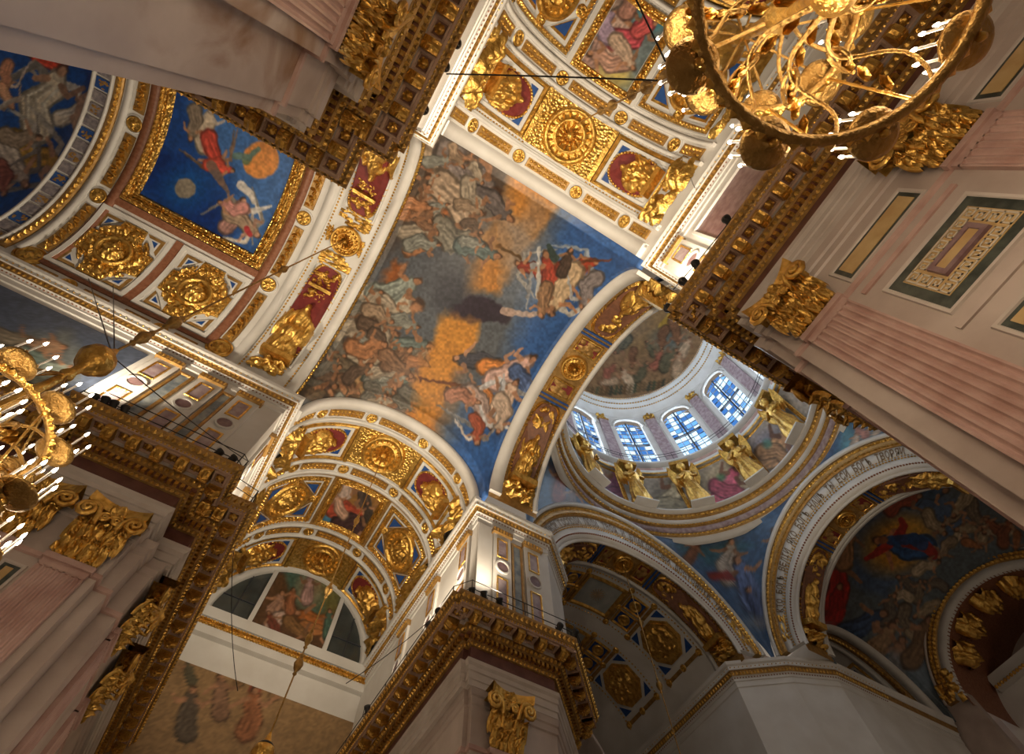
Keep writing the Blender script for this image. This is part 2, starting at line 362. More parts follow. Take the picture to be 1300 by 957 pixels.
for (x, y, a, L, col) in [(552, 205, 30, 62, (128, 84, 58)), (572, 222, 60, 60, (160, 140, 118)), (600, 225, 35, 66, (116, 106, 102)), (540, 250, 200, 54, (130, 80, 50)), (630, 262, 40, 44, (88, 80, 78)),
        (545, 280, 55, 66, (140, 126, 112)), (585, 268, 60, 66, (150, 130, 110)), (588, 305, 20, 52, (118, 112, 100)), (612, 318, 20, 40, (84, 96, 94)),
        (490, 382, 10, 76, (158, 146, 128)), (506, 366, -20, 48, (126, 132, 124)), (470, 415, 15, 60, (116, 92, 74)), (480, 440, 5, 52, (150, 92, 66)), (472, 458, 10, 70, (150, 138, 120)), (520, 440, 0, 50, (90, 100, 96)),
        (440, 470, 30, 60, (98, 86, 70)), (452, 490, 0, 70, (116, 108, 92)), (490, 500, 15, 60, (132, 104, 72)), (420, 500, 20, 54, (84, 70, 56)), (500, 478, 10, 44, (84, 96, 88)), (455, 520, 10, 50, (70, 56, 46)), (410, 478, 60, 44, (76, 60, 52))]:
    c.fig(x, y, a, L * 1.28, col, (164, 118, 86))
for k in range(70):                          # the crowd rising on the dark side
    q = c.rnd; x, y = q.choice([(q.uniform(515, 610), q.uniform(190, 320)), (q.uniform(400, 520), q.uniform(360, 530)), (q.uniform(430, 540), q.uniform(400, 520))])
    if (y - 175) > (x - 545) * -2.2 - 0: c.fig(x, y, q.uniform(-40, 70), q.uniform(26, 46), q.choice([(132, 112, 92), (112, 84, 64), (140, 128, 112), (96, 92, 84), (150, 104, 72), (120, 120, 112), (86, 70, 58)]), (164, 118, 86))
c.poly([(566, 396), (612, 408), (602, 436), (578, 470), (562, 515), (546, 540), (528, 542), (530, 490), (548, 440)], (196, 134, 58), .8, 12)
c.st([(632, 312), (668, 332), (690, 345)], 1.6, 2.4, (96, 70, 40)); c.el(633, 312, 4, 3, 30, (110, 76, 40))
for (x, y, a, L, col, wg) in [(672, 340, 200, 40, (126, 52, 40), (190, 186, 180)), (700, 345, 250, 54, (140, 56, 40), (176, 176, 178)), (738, 338, -20, 46, (150, 62, 42), (150, 160, 172)), (712, 372, 120, 62, (176, 152, 122), (190, 186, 180)), (690, 385, 100, 40, (130, 98, 70), None),
        (745, 372, 110, 44, (120, 112, 112), (168, 168, 170)), (720, 330, 290, 34, (66, 52, 44), None)]:
    c.fig(x, y, a, L, col, (176, 126, 92), wg)
c.st([(775, 330), (740, 332)], 1.2, 2.2, (104, 60, 40)); c.st([(697, 312), (704, 328)], 4, 6, (52, 66, 62))
c.st([(534, 481), (566, 486), (590, 490)], 1.4, 2.4, (104, 60, 34)); c.el(534, 481, 3, 4, 0, (92, 50, 34)); c.st([(566, 492), (585, 500)], 1.4, 2, (92, 60, 40))
for (x, y, a, L, col, wg) in [(600, 458, 190, 52, (62, 62, 70), None), (636, 465, 0, 44, (186, 118, 60), None), (655, 468, 330, 62, (190, 156, 146), None), (668, 490, 60, 44, (74, 92, 130), None), (602, 500, 200, 46, (196, 124, 68), None), (642, 505, 300, 56, (186, 160, 142), (196, 194, 196)),
        (612, 520, 60, 54, (150, 130, 122), (176, 178, 184)), (636, 530, 100, 44, (176, 156, 140), (206, 204, 206)), (592, 505, 20, 40, (150, 104, 84), None), (606, 548, 90, 34, (146, 76, 56), (190, 180, 172))]:
    c.fig(x, y, a, L, col, (186, 140, 112), wg)
# --- blue sky with sun and moon
c = Canvas(150, 90, 400, 350, (24, 66, 134)); sun_cv = c
c.poly([(240, 90), (400, 170), (360, 260), (330, 330), (290, 300), (300, 230), (260, 190)], (70, 112, 172), .9, 30); c.poly([(170, 220), (230, 300), (280, 320), (300, 290), (230, 200), (190, 180)], (8, 44, 112), .9, 24)
c.el(235, 239, 30, 27, 0, (20, 84, 150), .7, .5); c.el(235, 239, 13.5, 12.5, 0, (136, 126, 112), 1, .06); c.el(331, 203, 23, 24, 30, (214, 140, 74), 1, .05); c.st([(312, 205), (328, 188)], 5, 2, (96, 116, 84), .9)
c.fig(262, 160, 285, 50, (176, 160, 140), (190, 176, 164)); c.fig(246, 160, 100, 40, (120, 106, 92)); c.fig(272, 196, 70, 46, (170, 64, 52), (196, 146, 116), (150, 120, 100)); c.fig(282, 212, 20, 34, (186, 72, 56)); c.st([(268, 210), (282, 232), (290, 244)], 7, 2, (120, 96, 84), .9)
c.st([(300, 198), (316, 200), (328, 190)], 5, 3, (96, 120, 110), .9)
c.fig(300, 270, 300, 44, (150, 112, 104), (196, 150, 126), (208, 196, 186)); c.fig(312, 285, 40, 48, (146, 124, 104), (196, 150, 126), (206, 196, 184)); c.fig(292, 262, 200, 34, (184, 128, 120)); c.st([(306, 235), (318, 246), (322, 256)], 6, 3, (212, 204, 196), .95); c.st([(322, 268), (344, 262)], 4, 1.5, (212, 206, 200), .95); c.st([(313, 290), (318, 298)], 4, 3, (176, 56, 60))
# --- angels in the far vault
c = Canvas(-260, -60, 150, 300, (34, 86, 164)); far_cv = c
for (x, y, a, L, col, wg) in [(55, 75, 200, 56, (186, 66, 46), (176, 168, 160)), (60, 120, 300, 110, (176, 166, 148), (186, 182, 176)), (98, 140, 330, 60, (186, 176, 160), None), (50, 200, 20, 90, (150, 118, 50), (176, 170, 162)), (20, 210, 60, 80, (160, 150, 140), (170, 164, 158)), (30, 175, 0, 60, (130, 116, 100), (190, 184, 176)),
        (8, 100, 90, 44, (170, 120, 96), (206, 190, 180)), (10, 125, 60, 40, (190, 140, 112), (206, 180, 160)), (5, 230, 90, 50, (130, 80, 70), None), (-40, 120, 120, 90, (150, 100, 70), (190, 180, 170)), (-70, 200, 60, 90, (160, 140, 120), (190, 180, 170))]:
    c.fig(x, y, a, L * .8, np.minimum(255, np.array(col) * 1.15), (206, 160, 128), wg)
c.st([(98, 150), (104, 125), (122, 112)], 5, 3, (200, 164, 136)); c.st([(94, 150), (98, 170), (106, 174)], 5, 3, (200, 164, 136))
# --- panel of the vault by the chandelier
c = Canvas(700, -120, 900, 130, (110, 122, 124)); top_cv = c
c.poly([(810, -20), (860, -20), (850, 30), (800, 60)], (70, 132, 146), .9, 12); c.poly([(735, 88), (785, 118), (800, 90), (760, 60)], (170, 150, 104), .9, 10); c.el(782, 95, 22, 10, 30, (196, 176, 96), .8, .7)
for (x, y, a, L, col) in [(785, 40, 280, 70, (176, 150, 136)), (760, 60, 300, 50, (150, 120, 110)), (810, 40, 330, 60, (170, 70, 80)), (822, 25, 300, 40, (186, 84, 84)), (770, 20, 280, 50, (150, 130, 150)), (768, 75, 200, 50, (168, 130, 112)), (795, 70, 60, 46, (170, 146, 126)), (800, -10, 270, 50, (150, 110, 96)), (780, -30, 280, 60, (140, 120, 110))]:
    c.fig(x, y, a, L, col)
# --- panel of the vault above the lunette
c = Canvas(400, 590, 500, 700, (150, 108, 60)); low_cv = c
c.poly([(400, 660), (430, 650), (440, 690), (400, 690)], (70, 130, 168), .95, 4)
for (x, y, a, L, col) in [(440, 622, 300, 34, (170, 150, 140)), (462, 630, 270, 44, (74, 62, 56)), (445, 648, 10, 44, (164, 72, 52)), (452, 668, 20, 44, (62, 42, 44)), (430, 640, 250, 30, (176, 140, 120)), (468, 650, 260, 26, (60, 52, 46))]:
    c.fig(x, y, a, L, col)
# --- lunette scene
c = Canvas(260, 710, 480, 850, (92, 66, 46)); lun_cv = c
c.poly([(360, 722), (420, 722), (440, 760), (400, 780), (372, 770), (366, 745)], (74, 108, 98), .95, 10); c.poly([(400, 735), (436, 755), (430, 790), (410, 780)], (120, 112, 60), .8, 12); c.el(393, 748, 16, 20, 10, (160, 140, 110), .9, .5)
for (x, y, a, L, col) in [(392, 745, 280, 34, (170, 136, 130)), (352, 768, 290, 40, (156, 120, 100)), (360, 782, 330, 40, (176, 150, 136)), (345, 790, 250, 30, (110, 60, 48)), (395, 785, 200, 46, (160, 96, 50)), (405, 800, 10, 40, (150, 100, 60)), (380, 800, 40, 36, (120, 88, 56)), (418, 790, 270, 34, (70, 96, 84)), (370, 760, 280, 30, (140, 90, 62))]:
    c.fig(x, y, a, L, col)
# --- painting under the lunette and the one on the side wall
c = Canvas(160, 800, 480, 960, (150, 120, 84)); below_cv = c
for (x, y, a, L, col) in [(305, 852, 280, 30, (120, 92, 62)), (330, 862, 300, 34, (150, 70, 52)), (240, 850, 260, 30, (80, 76, 60)), (350, 870, 280, 30, (130, 100, 70)), (280, 880, 270, 50, (120, 90, 70)), (320, 900, 280, 60, (140, 90, 60)), (240, 900, 280, 60, (80, 70, 60))]:
    c.fig(x, y, a, L, col)
c = Canvas(-200, 360, 190, 520, (86, 96, 116)); side_cv = c
c.poly([(0, 430), (90, 420), (110, 470), (60, 510), (0, 520)], (112, 116, 112), .8, 14)
for (x, y, a, L, col) in [(60, 440, 0, 50, (150, 120, 96)), (45, 455, 20, 56, (110, 126, 118)), (20, 430, 10, 44, (130, 120, 104)), (70, 470, 350, 50, (140, 150, 140)), (10, 470, 20, 60, (96, 96, 92))]:
    c.fig(x, y, a, L, col)
# --- dome and drum
c = Canvas(680, 340, 1100, 560, (150, 118, 86)); dome_cv = c
c.poly([(820, 380), (870, 370), (870, 440), (800, 450), (780, 430)], (150, 118, 76), .8, 16); c.st([(842, 415), (858, 398), (868, 385)], 6, 9, (190, 150, 62)); c.el(850, 432, 20, 14, 0, (80, 110, 124), .6, .6)
c.crowd([(790, 440), (805, 455), (775, 470), (825, 440), (840, 430), (835, 455), (860, 425), (815, 470), (795, 478), (850, 455), (870, 440), (770, 485), (862, 462), (880, 415)], 26, [(176, 146, 116), (150, 92, 74), (190, 160, 130), (120, 84, 60), (96, 90, 70)], 3)
for k in range(26):
    x = 745 + k * 6; c.st([(x, 503 - k * .6 - .03 * (k - 8) ** 2), (x + 2, 494 - k * .6 - .03 * (k - 8) ** 2)], 2.4, 1.6, random.Random(k).choice([(66, 78, 62), (96, 74, 52), (52, 62, 56), (110, 90, 66)]), .9)
c = Canvas(690, 520, 1060, 690, (176, 160, 142)); drum_cv = c
for (x, y, a, L, col, bg) in [(778, 617, 285, 36, (120, 78, 96), (140, 124, 110)), (850, 632, 290, 40, (150, 138, 114), (122, 112, 98)), (922, 615, 300, 40, (176, 84, 100), (176, 156, 120)), (985, 570, 310, 44, (160, 120, 84), (120, 116, 130)), (735, 590, 280, 30, (120, 100, 110), (130, 120, 110))]:
    c.el(x, y, 30, 26, 0, bg, .9, .4); c.fig(x + 2, y - 2, a, L * 1.35, np.minimum(255, np.array(col) * 1.15), (130, 88, 66)); c.fig(x + 7, y + 8, a + 70, L * 1.05, np.array(col) * .95, arm=False)
c.el(916, 606, 6, 5, 0, (76, 120, 84), .8, .4); c.el(974, 563, 6, 6, 0, (76, 120, 104), .8, .4)
# --- pendentives
c = Canvas(660, 480, 1220, 860, (62, 92, 128)); pen_cv = c
c.poly([(690, 540), (740, 650), (700, 670), (680, 620)], (84, 110, 140), .8, 12); c.poly([(700, 590), (735, 660), (705, 665)], (120, 70, 60), .8, 10); c.fig(712, 610, 280, 40, (130, 72, 56)); c.fig(726, 632, 290, 34, (110, 90, 84))
c.poly([(840, 690), (990, 660), (990, 860), (900, 760)], (66, 94, 130), .9, 12); c.poly([(850, 690), (960, 690), (900, 720)], (50, 96, 106), .7, 12)
c.fig(925, 708, 280, 50, (150, 140, 130)); c.fig(945, 735, 250, 62, (86, 104, 146)); c.fig(960, 765, 240, 46, (70, 84, 120), arm=False); c.poly([(898, 728), (925, 722), (935, 735), (905, 738)], (124, 40, 36), 1, 3, 2); c.fig(880, 700, 300, 34, (110, 70, 50)); c.fig(985, 690, 260, 40, (96, 72, 60)); c.el(965, 790, 18, 8, 0, (150, 150, 150), .6, .5)
c.poly([(1070, 540), (1160, 560), (1060, 590)], (84, 136, 152), .9, 10); c.crowd([(1085, 560), (1100, 552), (1115, 555), (1128, 548), (1090, 548)], 22, [(160, 110, 96), (130, 140, 110), (170, 150, 130)], 5)
# --- vault with the figure in red and blue
c = Canvas(1000, 590, 1460, 960, (92, 102, 108)); christ_cv = c
c.poly([(1090, 660), (1180, 625), (1240, 640), (1180, 720), (1120, 760), (1085, 740)], (78, 100, 132), .95, 14); c.el(1140, 690, 44, 34, -25, (206, 146, 52), 1, .35); c.el(1158, 680, 20, 16, -20, (222, 170, 70), .8, .6)
c.fig(1140, 692, 190, 66, (46, 84, 136), (196, 130, 90)); c.st([(1128, 692), (1112, 702), (1100, 709)], 6, 3, (176, 52, 42)); c.st([(1140, 680), (1148, 668), (1144, 660)], 6, 4, (166, 52, 44)); c.st([(1150, 686), (1176, 694), (1186, 704)], 9, 6, (150, 46, 40)); c.st([(1130, 686), (1160, 684), (1170, 690)], 6, 9, (40, 76, 130), .9); c.el(1121, 686, 6, 5, 0, (150, 92, 60), 1)
c.crowd([(1190, 665), (1205, 660), (1215, 680), (1230, 670), (1250, 680), (1265, 675), (1180, 720), (1150, 740), (1165, 750), (1140, 755), (1130, 770), (1200, 700), (1175, 775), (1150, 790), (1130, 800), (1165, 810), (1185, 740), (1240, 655), (1220, 640)], 34, [(150, 132, 106), (170, 152, 126), (110, 96, 80), (130, 112, 92), (96, 86, 76)], 8)
c.fig(1064, 735, 275, 66, (166, 44, 36)); c.fig(1062, 765, 280, 50, (150, 36, 32), arm=False); c.fig(1075, 690, 280, 50, (150, 110, 76)); c.fig(1080, 660, 290, 46, (140, 100, 84)); c.fig(1100, 640, 320, 50, (150, 110, 90)); c.fig(1180, 625, 350, 50, (60, 82, 106)); c.fig(1150, 635, 340, 44, (150, 74, 56))
c.fig(1100, 790, 330, 60, (52, 72, 104)); c.fig(1120, 815, 300, 60, (150, 120, 90)); c.fig(1140, 835, 280, 56, (150, 112, 86)); c.poly([(1120, 830), (1200, 830), (1180, 880), (1130, 880)], (120, 140, 160), .7, 14); c.fig(1170, 810, 290, 60, (110, 84, 58))
c.crowd([(1235, 690), (1260, 668), (1275, 672), (1290, 690)], 30, [(150, 96, 60), (120, 90, 70), (130, 76, 50)], 2)
# ---------------------------------------------------------------- vaults
BN = Barrel('X', 8.92, 8.06, 6.03)          # vaults whose axis runs towards the dome
BC_ = Barrel('Y', 2.65, 6.1, 5.7)           # vaults across
def fn(y, c, a, b): return b * np.sqrt(np.maximum(0, 1 - ((y - c) / a) ** 2))
def sail(x0, x1, y0, y1, cx, ax, bx, cy, ay, by, n=200, m=200, p=1.7, h0=26.):
    X, Y = np.meshgrid(np.linspace(x0, x1, n), np.linspace(y0, y1, m), indexing='ij')
    Z = h0 + (fn(Y, cy, ay, by) ** p + fn(X, cx, ax, bx) ** p) ** (1 / p)
    return np.stack([X, Y, Z], -1)
def ceiling(label):
    return empty('ceiling', label, None, kind='structure')
def on(B, m, name, material, parent, smooth=False, kind=None, label=None):
    o = m.map(B.F).build(name, material, parent, smooth)
    return tag(o, label, None, None, kind)
def shell(B, s0, s1, material, parent, name='vault_shell', deg=90, extra=0., n=72):
    um = B.u(deg) + extra; U, S_ = np.meshgrid(np.linspace(-um, um, n), np.linspace(s0, s1, 3), indexing='ij')
    return MB().grid(np.stack([U, S_, 0 * U], -1)).map(B.F).build(name, material, parent, True)
def ribs(B, items, parent, um):
    """items: (name, material, s0, s1, d) continuous bands over the whole arc"""
    for nm, mt, s0, s1, d in items:
        on(B, slab(-um, um, s0, s1, 0, d), nm, mt, parent, True)
def leaf_band(B, s, um, size, ht, parent, d=0., step=None, u0=None, kind='leaf'):
    st = step or size[0] * 1.7
    return on(B, row(line(-um if u0 is None else u0, s, um, s, st), size, ht, kind, d), 'leaf_border', 'gold', parent, kind='stuff')
def rosette(B, u, s, r, parent, ring='white', name='rosette', d=0., petals=8):
    o = on(B, disc(u, s, [(r * 1.3, d), (r * 1.3, d + .06), (r * 1.12, d + .1), (r * 1.05, d + .03)], 20), name, ring, parent)
    m = disc(u, s, [(r * 1.06, d + .02), (r, d + .14), (r * .86, d + .15), (r * .78, d + .06), (r * .6, d + .16), (r * .42, d + .08), (r * .25, d + .22), (0.001, d + .27)], 24, petals, .05, (r * .3, r * .8))
    on(B, m, 'rosette_flower', 'gold', o, True); return o
def medallion(B, u, s, r, parent, seed, name='medallion', fig=False):
    o = on(B, disc(u, s, [(r * 1.02, 0), (r, .12), (r * .95, .26), (r * .87, .28), (r * .82, .12), (r * .8, .1), (r * .62, .12), (r * .59, .22), (r * .53, .23), (r * .5, .1), (r * .3, .1), (.001, .1)], 40), name, 'gold', parent, True)
    q = [(u + r * .71 * math.cos(k * math.pi / 9), s + r * .71 * math.sin(k * math.pi / 9), k * math.pi / 9) for k in range(18)]
    on(B, row(q, (r * .1, r * .075), .2, 'leaf', .1), 'leaf_ring', 'gold', o)
    if fig:
        on(B, field(u - r * .5, u + r * .5, s - r * .5, s + r * .5, seated(seed, .45), 20, 20, .1), 'relief', 'gold', o, True)
    else:
        q = [(u + r * k2 * math.cos(k * math.pi / 6 + k2), s + r * k2 * math.sin(k * math.pi / 6 + k2), k * math.pi / 6 + k2) for k2 in (.4, .24) for k in range(12)]
        on(B, row(q, (r * .12, r * .08), .26, 'leaf', .1), 'petal_ring', 'gold', o)
        on(B, disc(u, s, [(r * .16, .1), (r * .14, .34), (r * .06, .42), (.001, .44)], 14), 'boss', 'gold', o, True)
    return o
def oval(uc, sc_, ru, rs, k, n=26):
    return [(uc + ru * math.copysign(abs(math.cos(a)) ** k, math.cos(a)), sc_ + rs * math.copysign(abs(math.sin(a)) ** k, math.sin(a))) for a in np.linspace(0, 2 * math.pi, n, endpoint=False)]
def niche(B, u0, u1, s0, s1, parent, seed, back='crimson', label=None, blue=True, top=.35):
    """framed niche with a gilded seated figure; u0 is the end towards the crown"""
    lo, hi = min(u0, u1), max(u0, u1); sg = 1 if u1 > u0 else -1; a0, a1 = min(s0, s1), max(s0, s1)
    fr = on(B, frame(lo, hi, a0, a1, [(0, 0), (.02, .16), (.12, .2), (.2, .12), (.24, .04)]), 'niche', 'gold', parent, label=label)
    on(B, frame(lo + .24, hi - .24, a0 + .24, a1 - .24, [(0, .02), (.02, .08), (.2, .08), (.24, .03)]), 'white_fillet', 'white', fr)
    i = .5; uc, sc_ = (lo + hi) / 2, (a0 + a1) / 2; ru, rs = (hi - lo) / 2 - i, (a1 - a0) / 2 - i
    if blue:
        for (a, b) in ((-1, -1), (-1, 1)):
            cu = uc - sg * ru * .92; cs = sc_ + b * rs * .95
            on(B, poly_panel([(cu - sg * .12, cs + b * .1), (cu + sg * .42, cs + b * .1), (cu - sg * .12, cs - b * .42)], .0, .06), 'blue_spandrel', 'blue', fr)
    on(B, poly_panel(oval(uc, sc_, ru, rs, .8), .0, .05), 'niche_ground', back, fr)
    pts = oval(uc, sc_, ru, rs, .8, 40); q = [(a, b, math.atan2(b - sc_, a - uc) + 1.57) for a, b in pts]
    on(B, row(q, (.13, .1), .13, 'bead', .03), 'bead_border', 'gold', fr)
    w_ = rs * .98
    on(B, field(uc - sg * ru * top * 2 + 0, uc + sg * ru * 1.0, sc_ - w_, sc_ + w_, seated(seed, .75), 34, 30, .05), 'gilded_figure', 'gold', fr, True, label='gilded seated figure in relief')
    on(B, slab(min(uc + sg * ru * .9, uc + sg * ru * 1.12), max(uc + sg * ru * .9, uc + sg * ru * 1.12), sc_ - w_ * .8, sc_ + w_ * .8, .05, .6), 'plinth', 'gold', fr)
    return fr
def spray(B, u0, u1, s0, s1, parent, seed, H=.45, name='gilded_spray', n=22):
    return on(B, field(u0, u1, s0, s1, scrolls(seed, H, n, 'rect', .14, .34), 26, 26, .02, .05), name, 'gold', parent, True)
def dotted(B, u0, u1, s, parent, step=.22, size=(.085, .07), ht=.08, mtl='gold', d=0.):
    return on(B, row(line(u0, s, u1, s, step), size, ht, 'bead', d), 'bead_row', mtl, parent, kind='stuff')
# ---- main bay: sail vault with the Last Judgement
ce = ceiling('sail vault of the main bay painted with a Last Judgement of draped figures')
fresco('painting', sail(-3.85, 8.97, .35, 17.7, 2.65, 6.1, 5.7, 8.92, 8.06, 6.03, 300, 330), main_cv, ce, 'fresco of robed figures, trumpeting angels and orange sky')
# ---- arch on the far side of pier (towards the blue vault): seated figures in oval niches
um = BN.u(86)
ce = ceiling('white arch with gilded seated figures between the painted bay and the blue vault')
shell(BN, -3.85, -8.2, 'white', ce)
ribs(BN, [('rib', 'white', -3.95, -4.55, .22), ('rib', 'white', -7.55, -8.15, .12)], ce, um)
leaf_band(BN, -3.86, um, (.17, .13), .2, ce, .06); dotted(BN, -um, um, -4.66, ce); dotted(BN, -um, um, -7.42, ce)
medallion(BN, 0, -6.05, .95, ce, 3)
for sg in (-1, 1):
    spray(BN, sg * 1.0, sg * 2.0, -5.0, -7.1, ce, 5 + sg, .2); spray(BN, -sg * .55, sg * .55, -4.9 if sg > 0 else -7.0, -5.3 if sg > 0 else -7.35, ce, 8 + sg, .2)
    a, b = BN.u(13), BN.u(69)
    fr = on(BN, frame(min(sg * a, sg * b), max(sg * a, sg * b), -7.15, -5.0, [(0, 0), (.02, .1), (.1, .14), (.16, .03)]), 'niche', 'white', ce, label='long white niche holding a gilded seated figure')
    on(BN, poly_panel(oval(sg * (a + b) / 2, -6.07, (b - a) / 2 - .15, .95, .55), 0, .05), 'niche_ground', 'crimson', fr)
    q = [(p, s_, math.atan2(s_ + 6.07, p - sg * (a + b) / 2) + 1.57) for p, s_ in oval(sg * (a + b) / 2, -6.07, (b - a) / 2 - .12, .98, .55, 60)]
    on(BN, row(q, (.14, .09), .12, 'bead', .03), 'bead_border', 'gold', fr)
    on(BN, field(sg * (a + 2.5), sg * (b - .1), -4.95, -7.2, seated(40 + sg, 1.1), 36, 30, .05), 'gilded_figure', 'gold', fr, True, label='gilded seated figure in relief')
    on(BN, slab(sg * (b - .35), sg * (b + .05), -5.15, -7.0, .05, .85), 'plinth', 'gold', fr)
    spray(BN, sg * (a + .3), sg * (a + 1.5), -5.35, -6.8, fr, 61, .4, 'trophy'); on(BN, slab(sg * (a + 1.5), sg * (a + 1.72), -5.35, -6.8, .05, .5), 'trophy_shelf', 'gold', fr); on(BN, field(sg * (a + 1.7), sg * (a + 2.9), -5.3, -6.85, scrolls(63, .5, 30, 'oval', .12, .3), 30, 28, .05), 'trophy_urn', 'gold', fr, True)
    spray(BN, sg * (b + .05), sg * (b + 1.15), -5.0, -7.2, ce, 70 + sg, .6)
# ---- blue vault
ce = ceiling('white and gold barrel vault with a blue sun and moon painting')
shell(BN, -8.2, -20.2, 'white', ce)
um = BN.u(80)
U27 = BN.u(26.5)
for s in (-8.85, -19.25):
    us = [0, BN.u(34.6), -BN.u(34.6), BN.u(64), -BN.u(64)]
    for u in us[:3]: rosette(BN, u, s, .42, ce)
    e = sorted([-BN.u(77)] + us[:3] + [BN.u(77)])
    for k in range(4):
        o = on(BN, slab(e[k] + .7, e[k + 1] - .7, s - .3, s + .3, 0, .08), 'garland_panel', 'ochre', ce)
        on(BN, row([(p, s + .12 * math.sin(i * 2.1), a + i) for i, (p, _, a) in enumerate(line(e[k] + .8, s, e[k + 1] - .8, s, .17))], (.2, .15), .3, 'leaf', .06), 'garland', 'gold', o)
    for sg in (-1, 1): rosette(BN, sg * BN.u(77.5), s, .55, ce, 'gold')
ribs(BN, [('rib', 'brown', -9.25, -9.72, .1), ('rib', 'brown', -18.35, -18.85, .1), ('rib', 'white', -19.75, -20.1, .15)], ce, BN.u(77))
for sg in (-1, 1):
    on(BN, slab(sg * U27 + sg * .62, sg * U27 + sg * 1.05, -9.7, -18.4, 0, .1), 'rib', 'brown', ce)
    on(BN, slab(sg * BN.u(76.5), sg * BN.u(79), -9.2, -18.9, 0, .1), 'rib', 'brown', ce)
    on(BN, slab(sg * BN.u(36), sg * BN.u(76.5), -14.08, -14.5, 0, .1), 'rib', 'brown', ce)
pf = on(BN, frame(-U27 - .6, U27 + .6, -18.3, -9.75, [(0, 0), (.04, .2), (.34, .26), (.40, .1), (.5, .2), (.6, .1), (.62, .18), (.7, .18), (.78, .04)]), 'picture_frame', 'gilding', ce)
on(BN, row(np.concatenate([line(-U27 - .4, s, U27 + .4, s, .3) for s in (-9.94, -18.1)] + [line(u, -9.9, u, -18.2, .3) for u in (-U27 - .4, U27 + .4)]), (.2, .15), .18, 'leaf', .22), 'leaf_border', 'gold', pf, kind='stuff')
U, S_ = np.meshgrid(np.linspace(-U27, U27, 110), np.linspace(-17.6, -10.5, 110), indexing='ij')
fresco('painting', BN.F(U, S_, 0 * U + .03), sun_cv, ce, 'blue sky painting with orange sun, grey moon and flying figures')
def star_panel(B, u0, u1, s0, s1, parent, seed):
    lo, hi = min(u0, u1), max(u0, u1); uc, sc_ = (lo + hi) / 2, (s0 + s1) / 2; ru, rs = (hi - lo) / 2, abs(s1 - s0) / 2
    o = on(B, frame(lo, hi, min(s0, s1), max(s0, s1), [(0, 0), (.02, .13), (.26, .13), (.3, .05)]), 'star_panel', 'white', parent, label='white framed panel with a gilded relief shield and blue corner triangles')
    for a in (-1, 1):
        for b in (-1, 1):
            cu, cs = uc + a * (ru - .42), sc_ + b * (rs - .42)
            on(B, poly_panel([(cu, cs), (cu - a * 1.0, cs), (cu, cs - b * 1.0)], 0, .06), 'corner_ground', 'ochre', o)
            k = .2; on(B, poly_panel([(cu - a * .18, cs - b * .18), (cu - a * .82, cs - b * .18), (cu - a * .18, cs - b * .82)], .05, .1), 'corner_fillet', 'white', o)
            on(B, poly_panel([(cu - a * .27, cs - b * .27), (cu - a * .62, cs - b * .27), (cu - a * .27, cs - b * .62)], .1, .13), 'blue_triangle', 'blue', o)
    e = [(1, 0), (.72, .3), (.72, .72), (.3, .72), (0, 1), (-.3, .72), (-.72, .72), (-.72, .3), (-1, 0), (-.72, -.3), (-.72, -.72), (-.3, -.72), (0, -1), (.3, -.72), (.72, -.72), (.72, -.3)]
    e = [(1, -.36), (1, .36), (.62, .42), (.42, .62), (.36, 1), (-.36, 1), (-.42, .62), (-.62, .42), (-1, .36), (-1, -.36), (-.62, -.42), (-.42, -.62), (-.36, -1), (.36, -1), (.42, -.62), (.62, -.42)]
    P = lambda k: [(uc + a * (ru - .36) * k, sc_ + b * (rs - .36) * k) for a, b in e]
    on(B, poly_panel(P(1), 0, .12), 'star_ground', 'gilding', o)
    q = []
    for (a, b), (c2, d2) in zip(P(.93), P(.93)[1:] + P(.93)[:1]): q += line(a, b, c2, d2, .24).tolist()
    on(B, row(q, (.15, .11), .16, 'leaf', .12), 'leaf_border', 'gold', o)
    on(B, field(uc - ru * .75, uc + ru * .75, sc_ - rs * .75, sc_ + rs * .75, lambda p, q_: scrolls(seed, .34, 90, 'oval', .06, .14)(p, q_) * (np.hypot(p, q_) > .46), 64, 64, .1, .03), 'scrollwork', 'gold', o, True)
    on(B, disc(uc, sc_, [(ru * .42, .12), (ru * .4, .4), (ru * .34, .42), (ru * .31, .24), (.001, .3)], 26), 'shield', 'gold', o, True)
    on(B, field(uc - ru * .32, uc + ru * .32, sc_ - rs * .3, sc_ + rs * .3, seated(seed + 3, .45), 20, 20, .24), 'shield_relief', 'gold', o, True)
for sg in (-1, 1):
    for s0, s1, sd in ((-9.75, -14.05, 5), (-14.52, -18.8, 9)):
        star_panel(BN, sg * BN.u(36.2), sg * BN.u(76), s0, s1, ce, sd)
    for s0 in (-9.6, -14.5):                                              # small plaques below the panels
        for a, b in ((.2, 1.5), (2.9, 4.2)):
            o = on(BN, slab(sg * BN.u(81.5), sg * BN.u(86.5), s0 - a, s0 - b, 0, .07), 'plaque', 'ochre', ce)
            on(BN, row(line(sg * BN.u(84), s0 - a - .1, sg * BN.u(84), s0 - b + .1, .2), (.16, .2), .14, 'leaf', .06), 'plaque_leaves', 'gold', o)
        rosette(BN, sg * BN.u(84), s0 - 2.2, .38, ce)
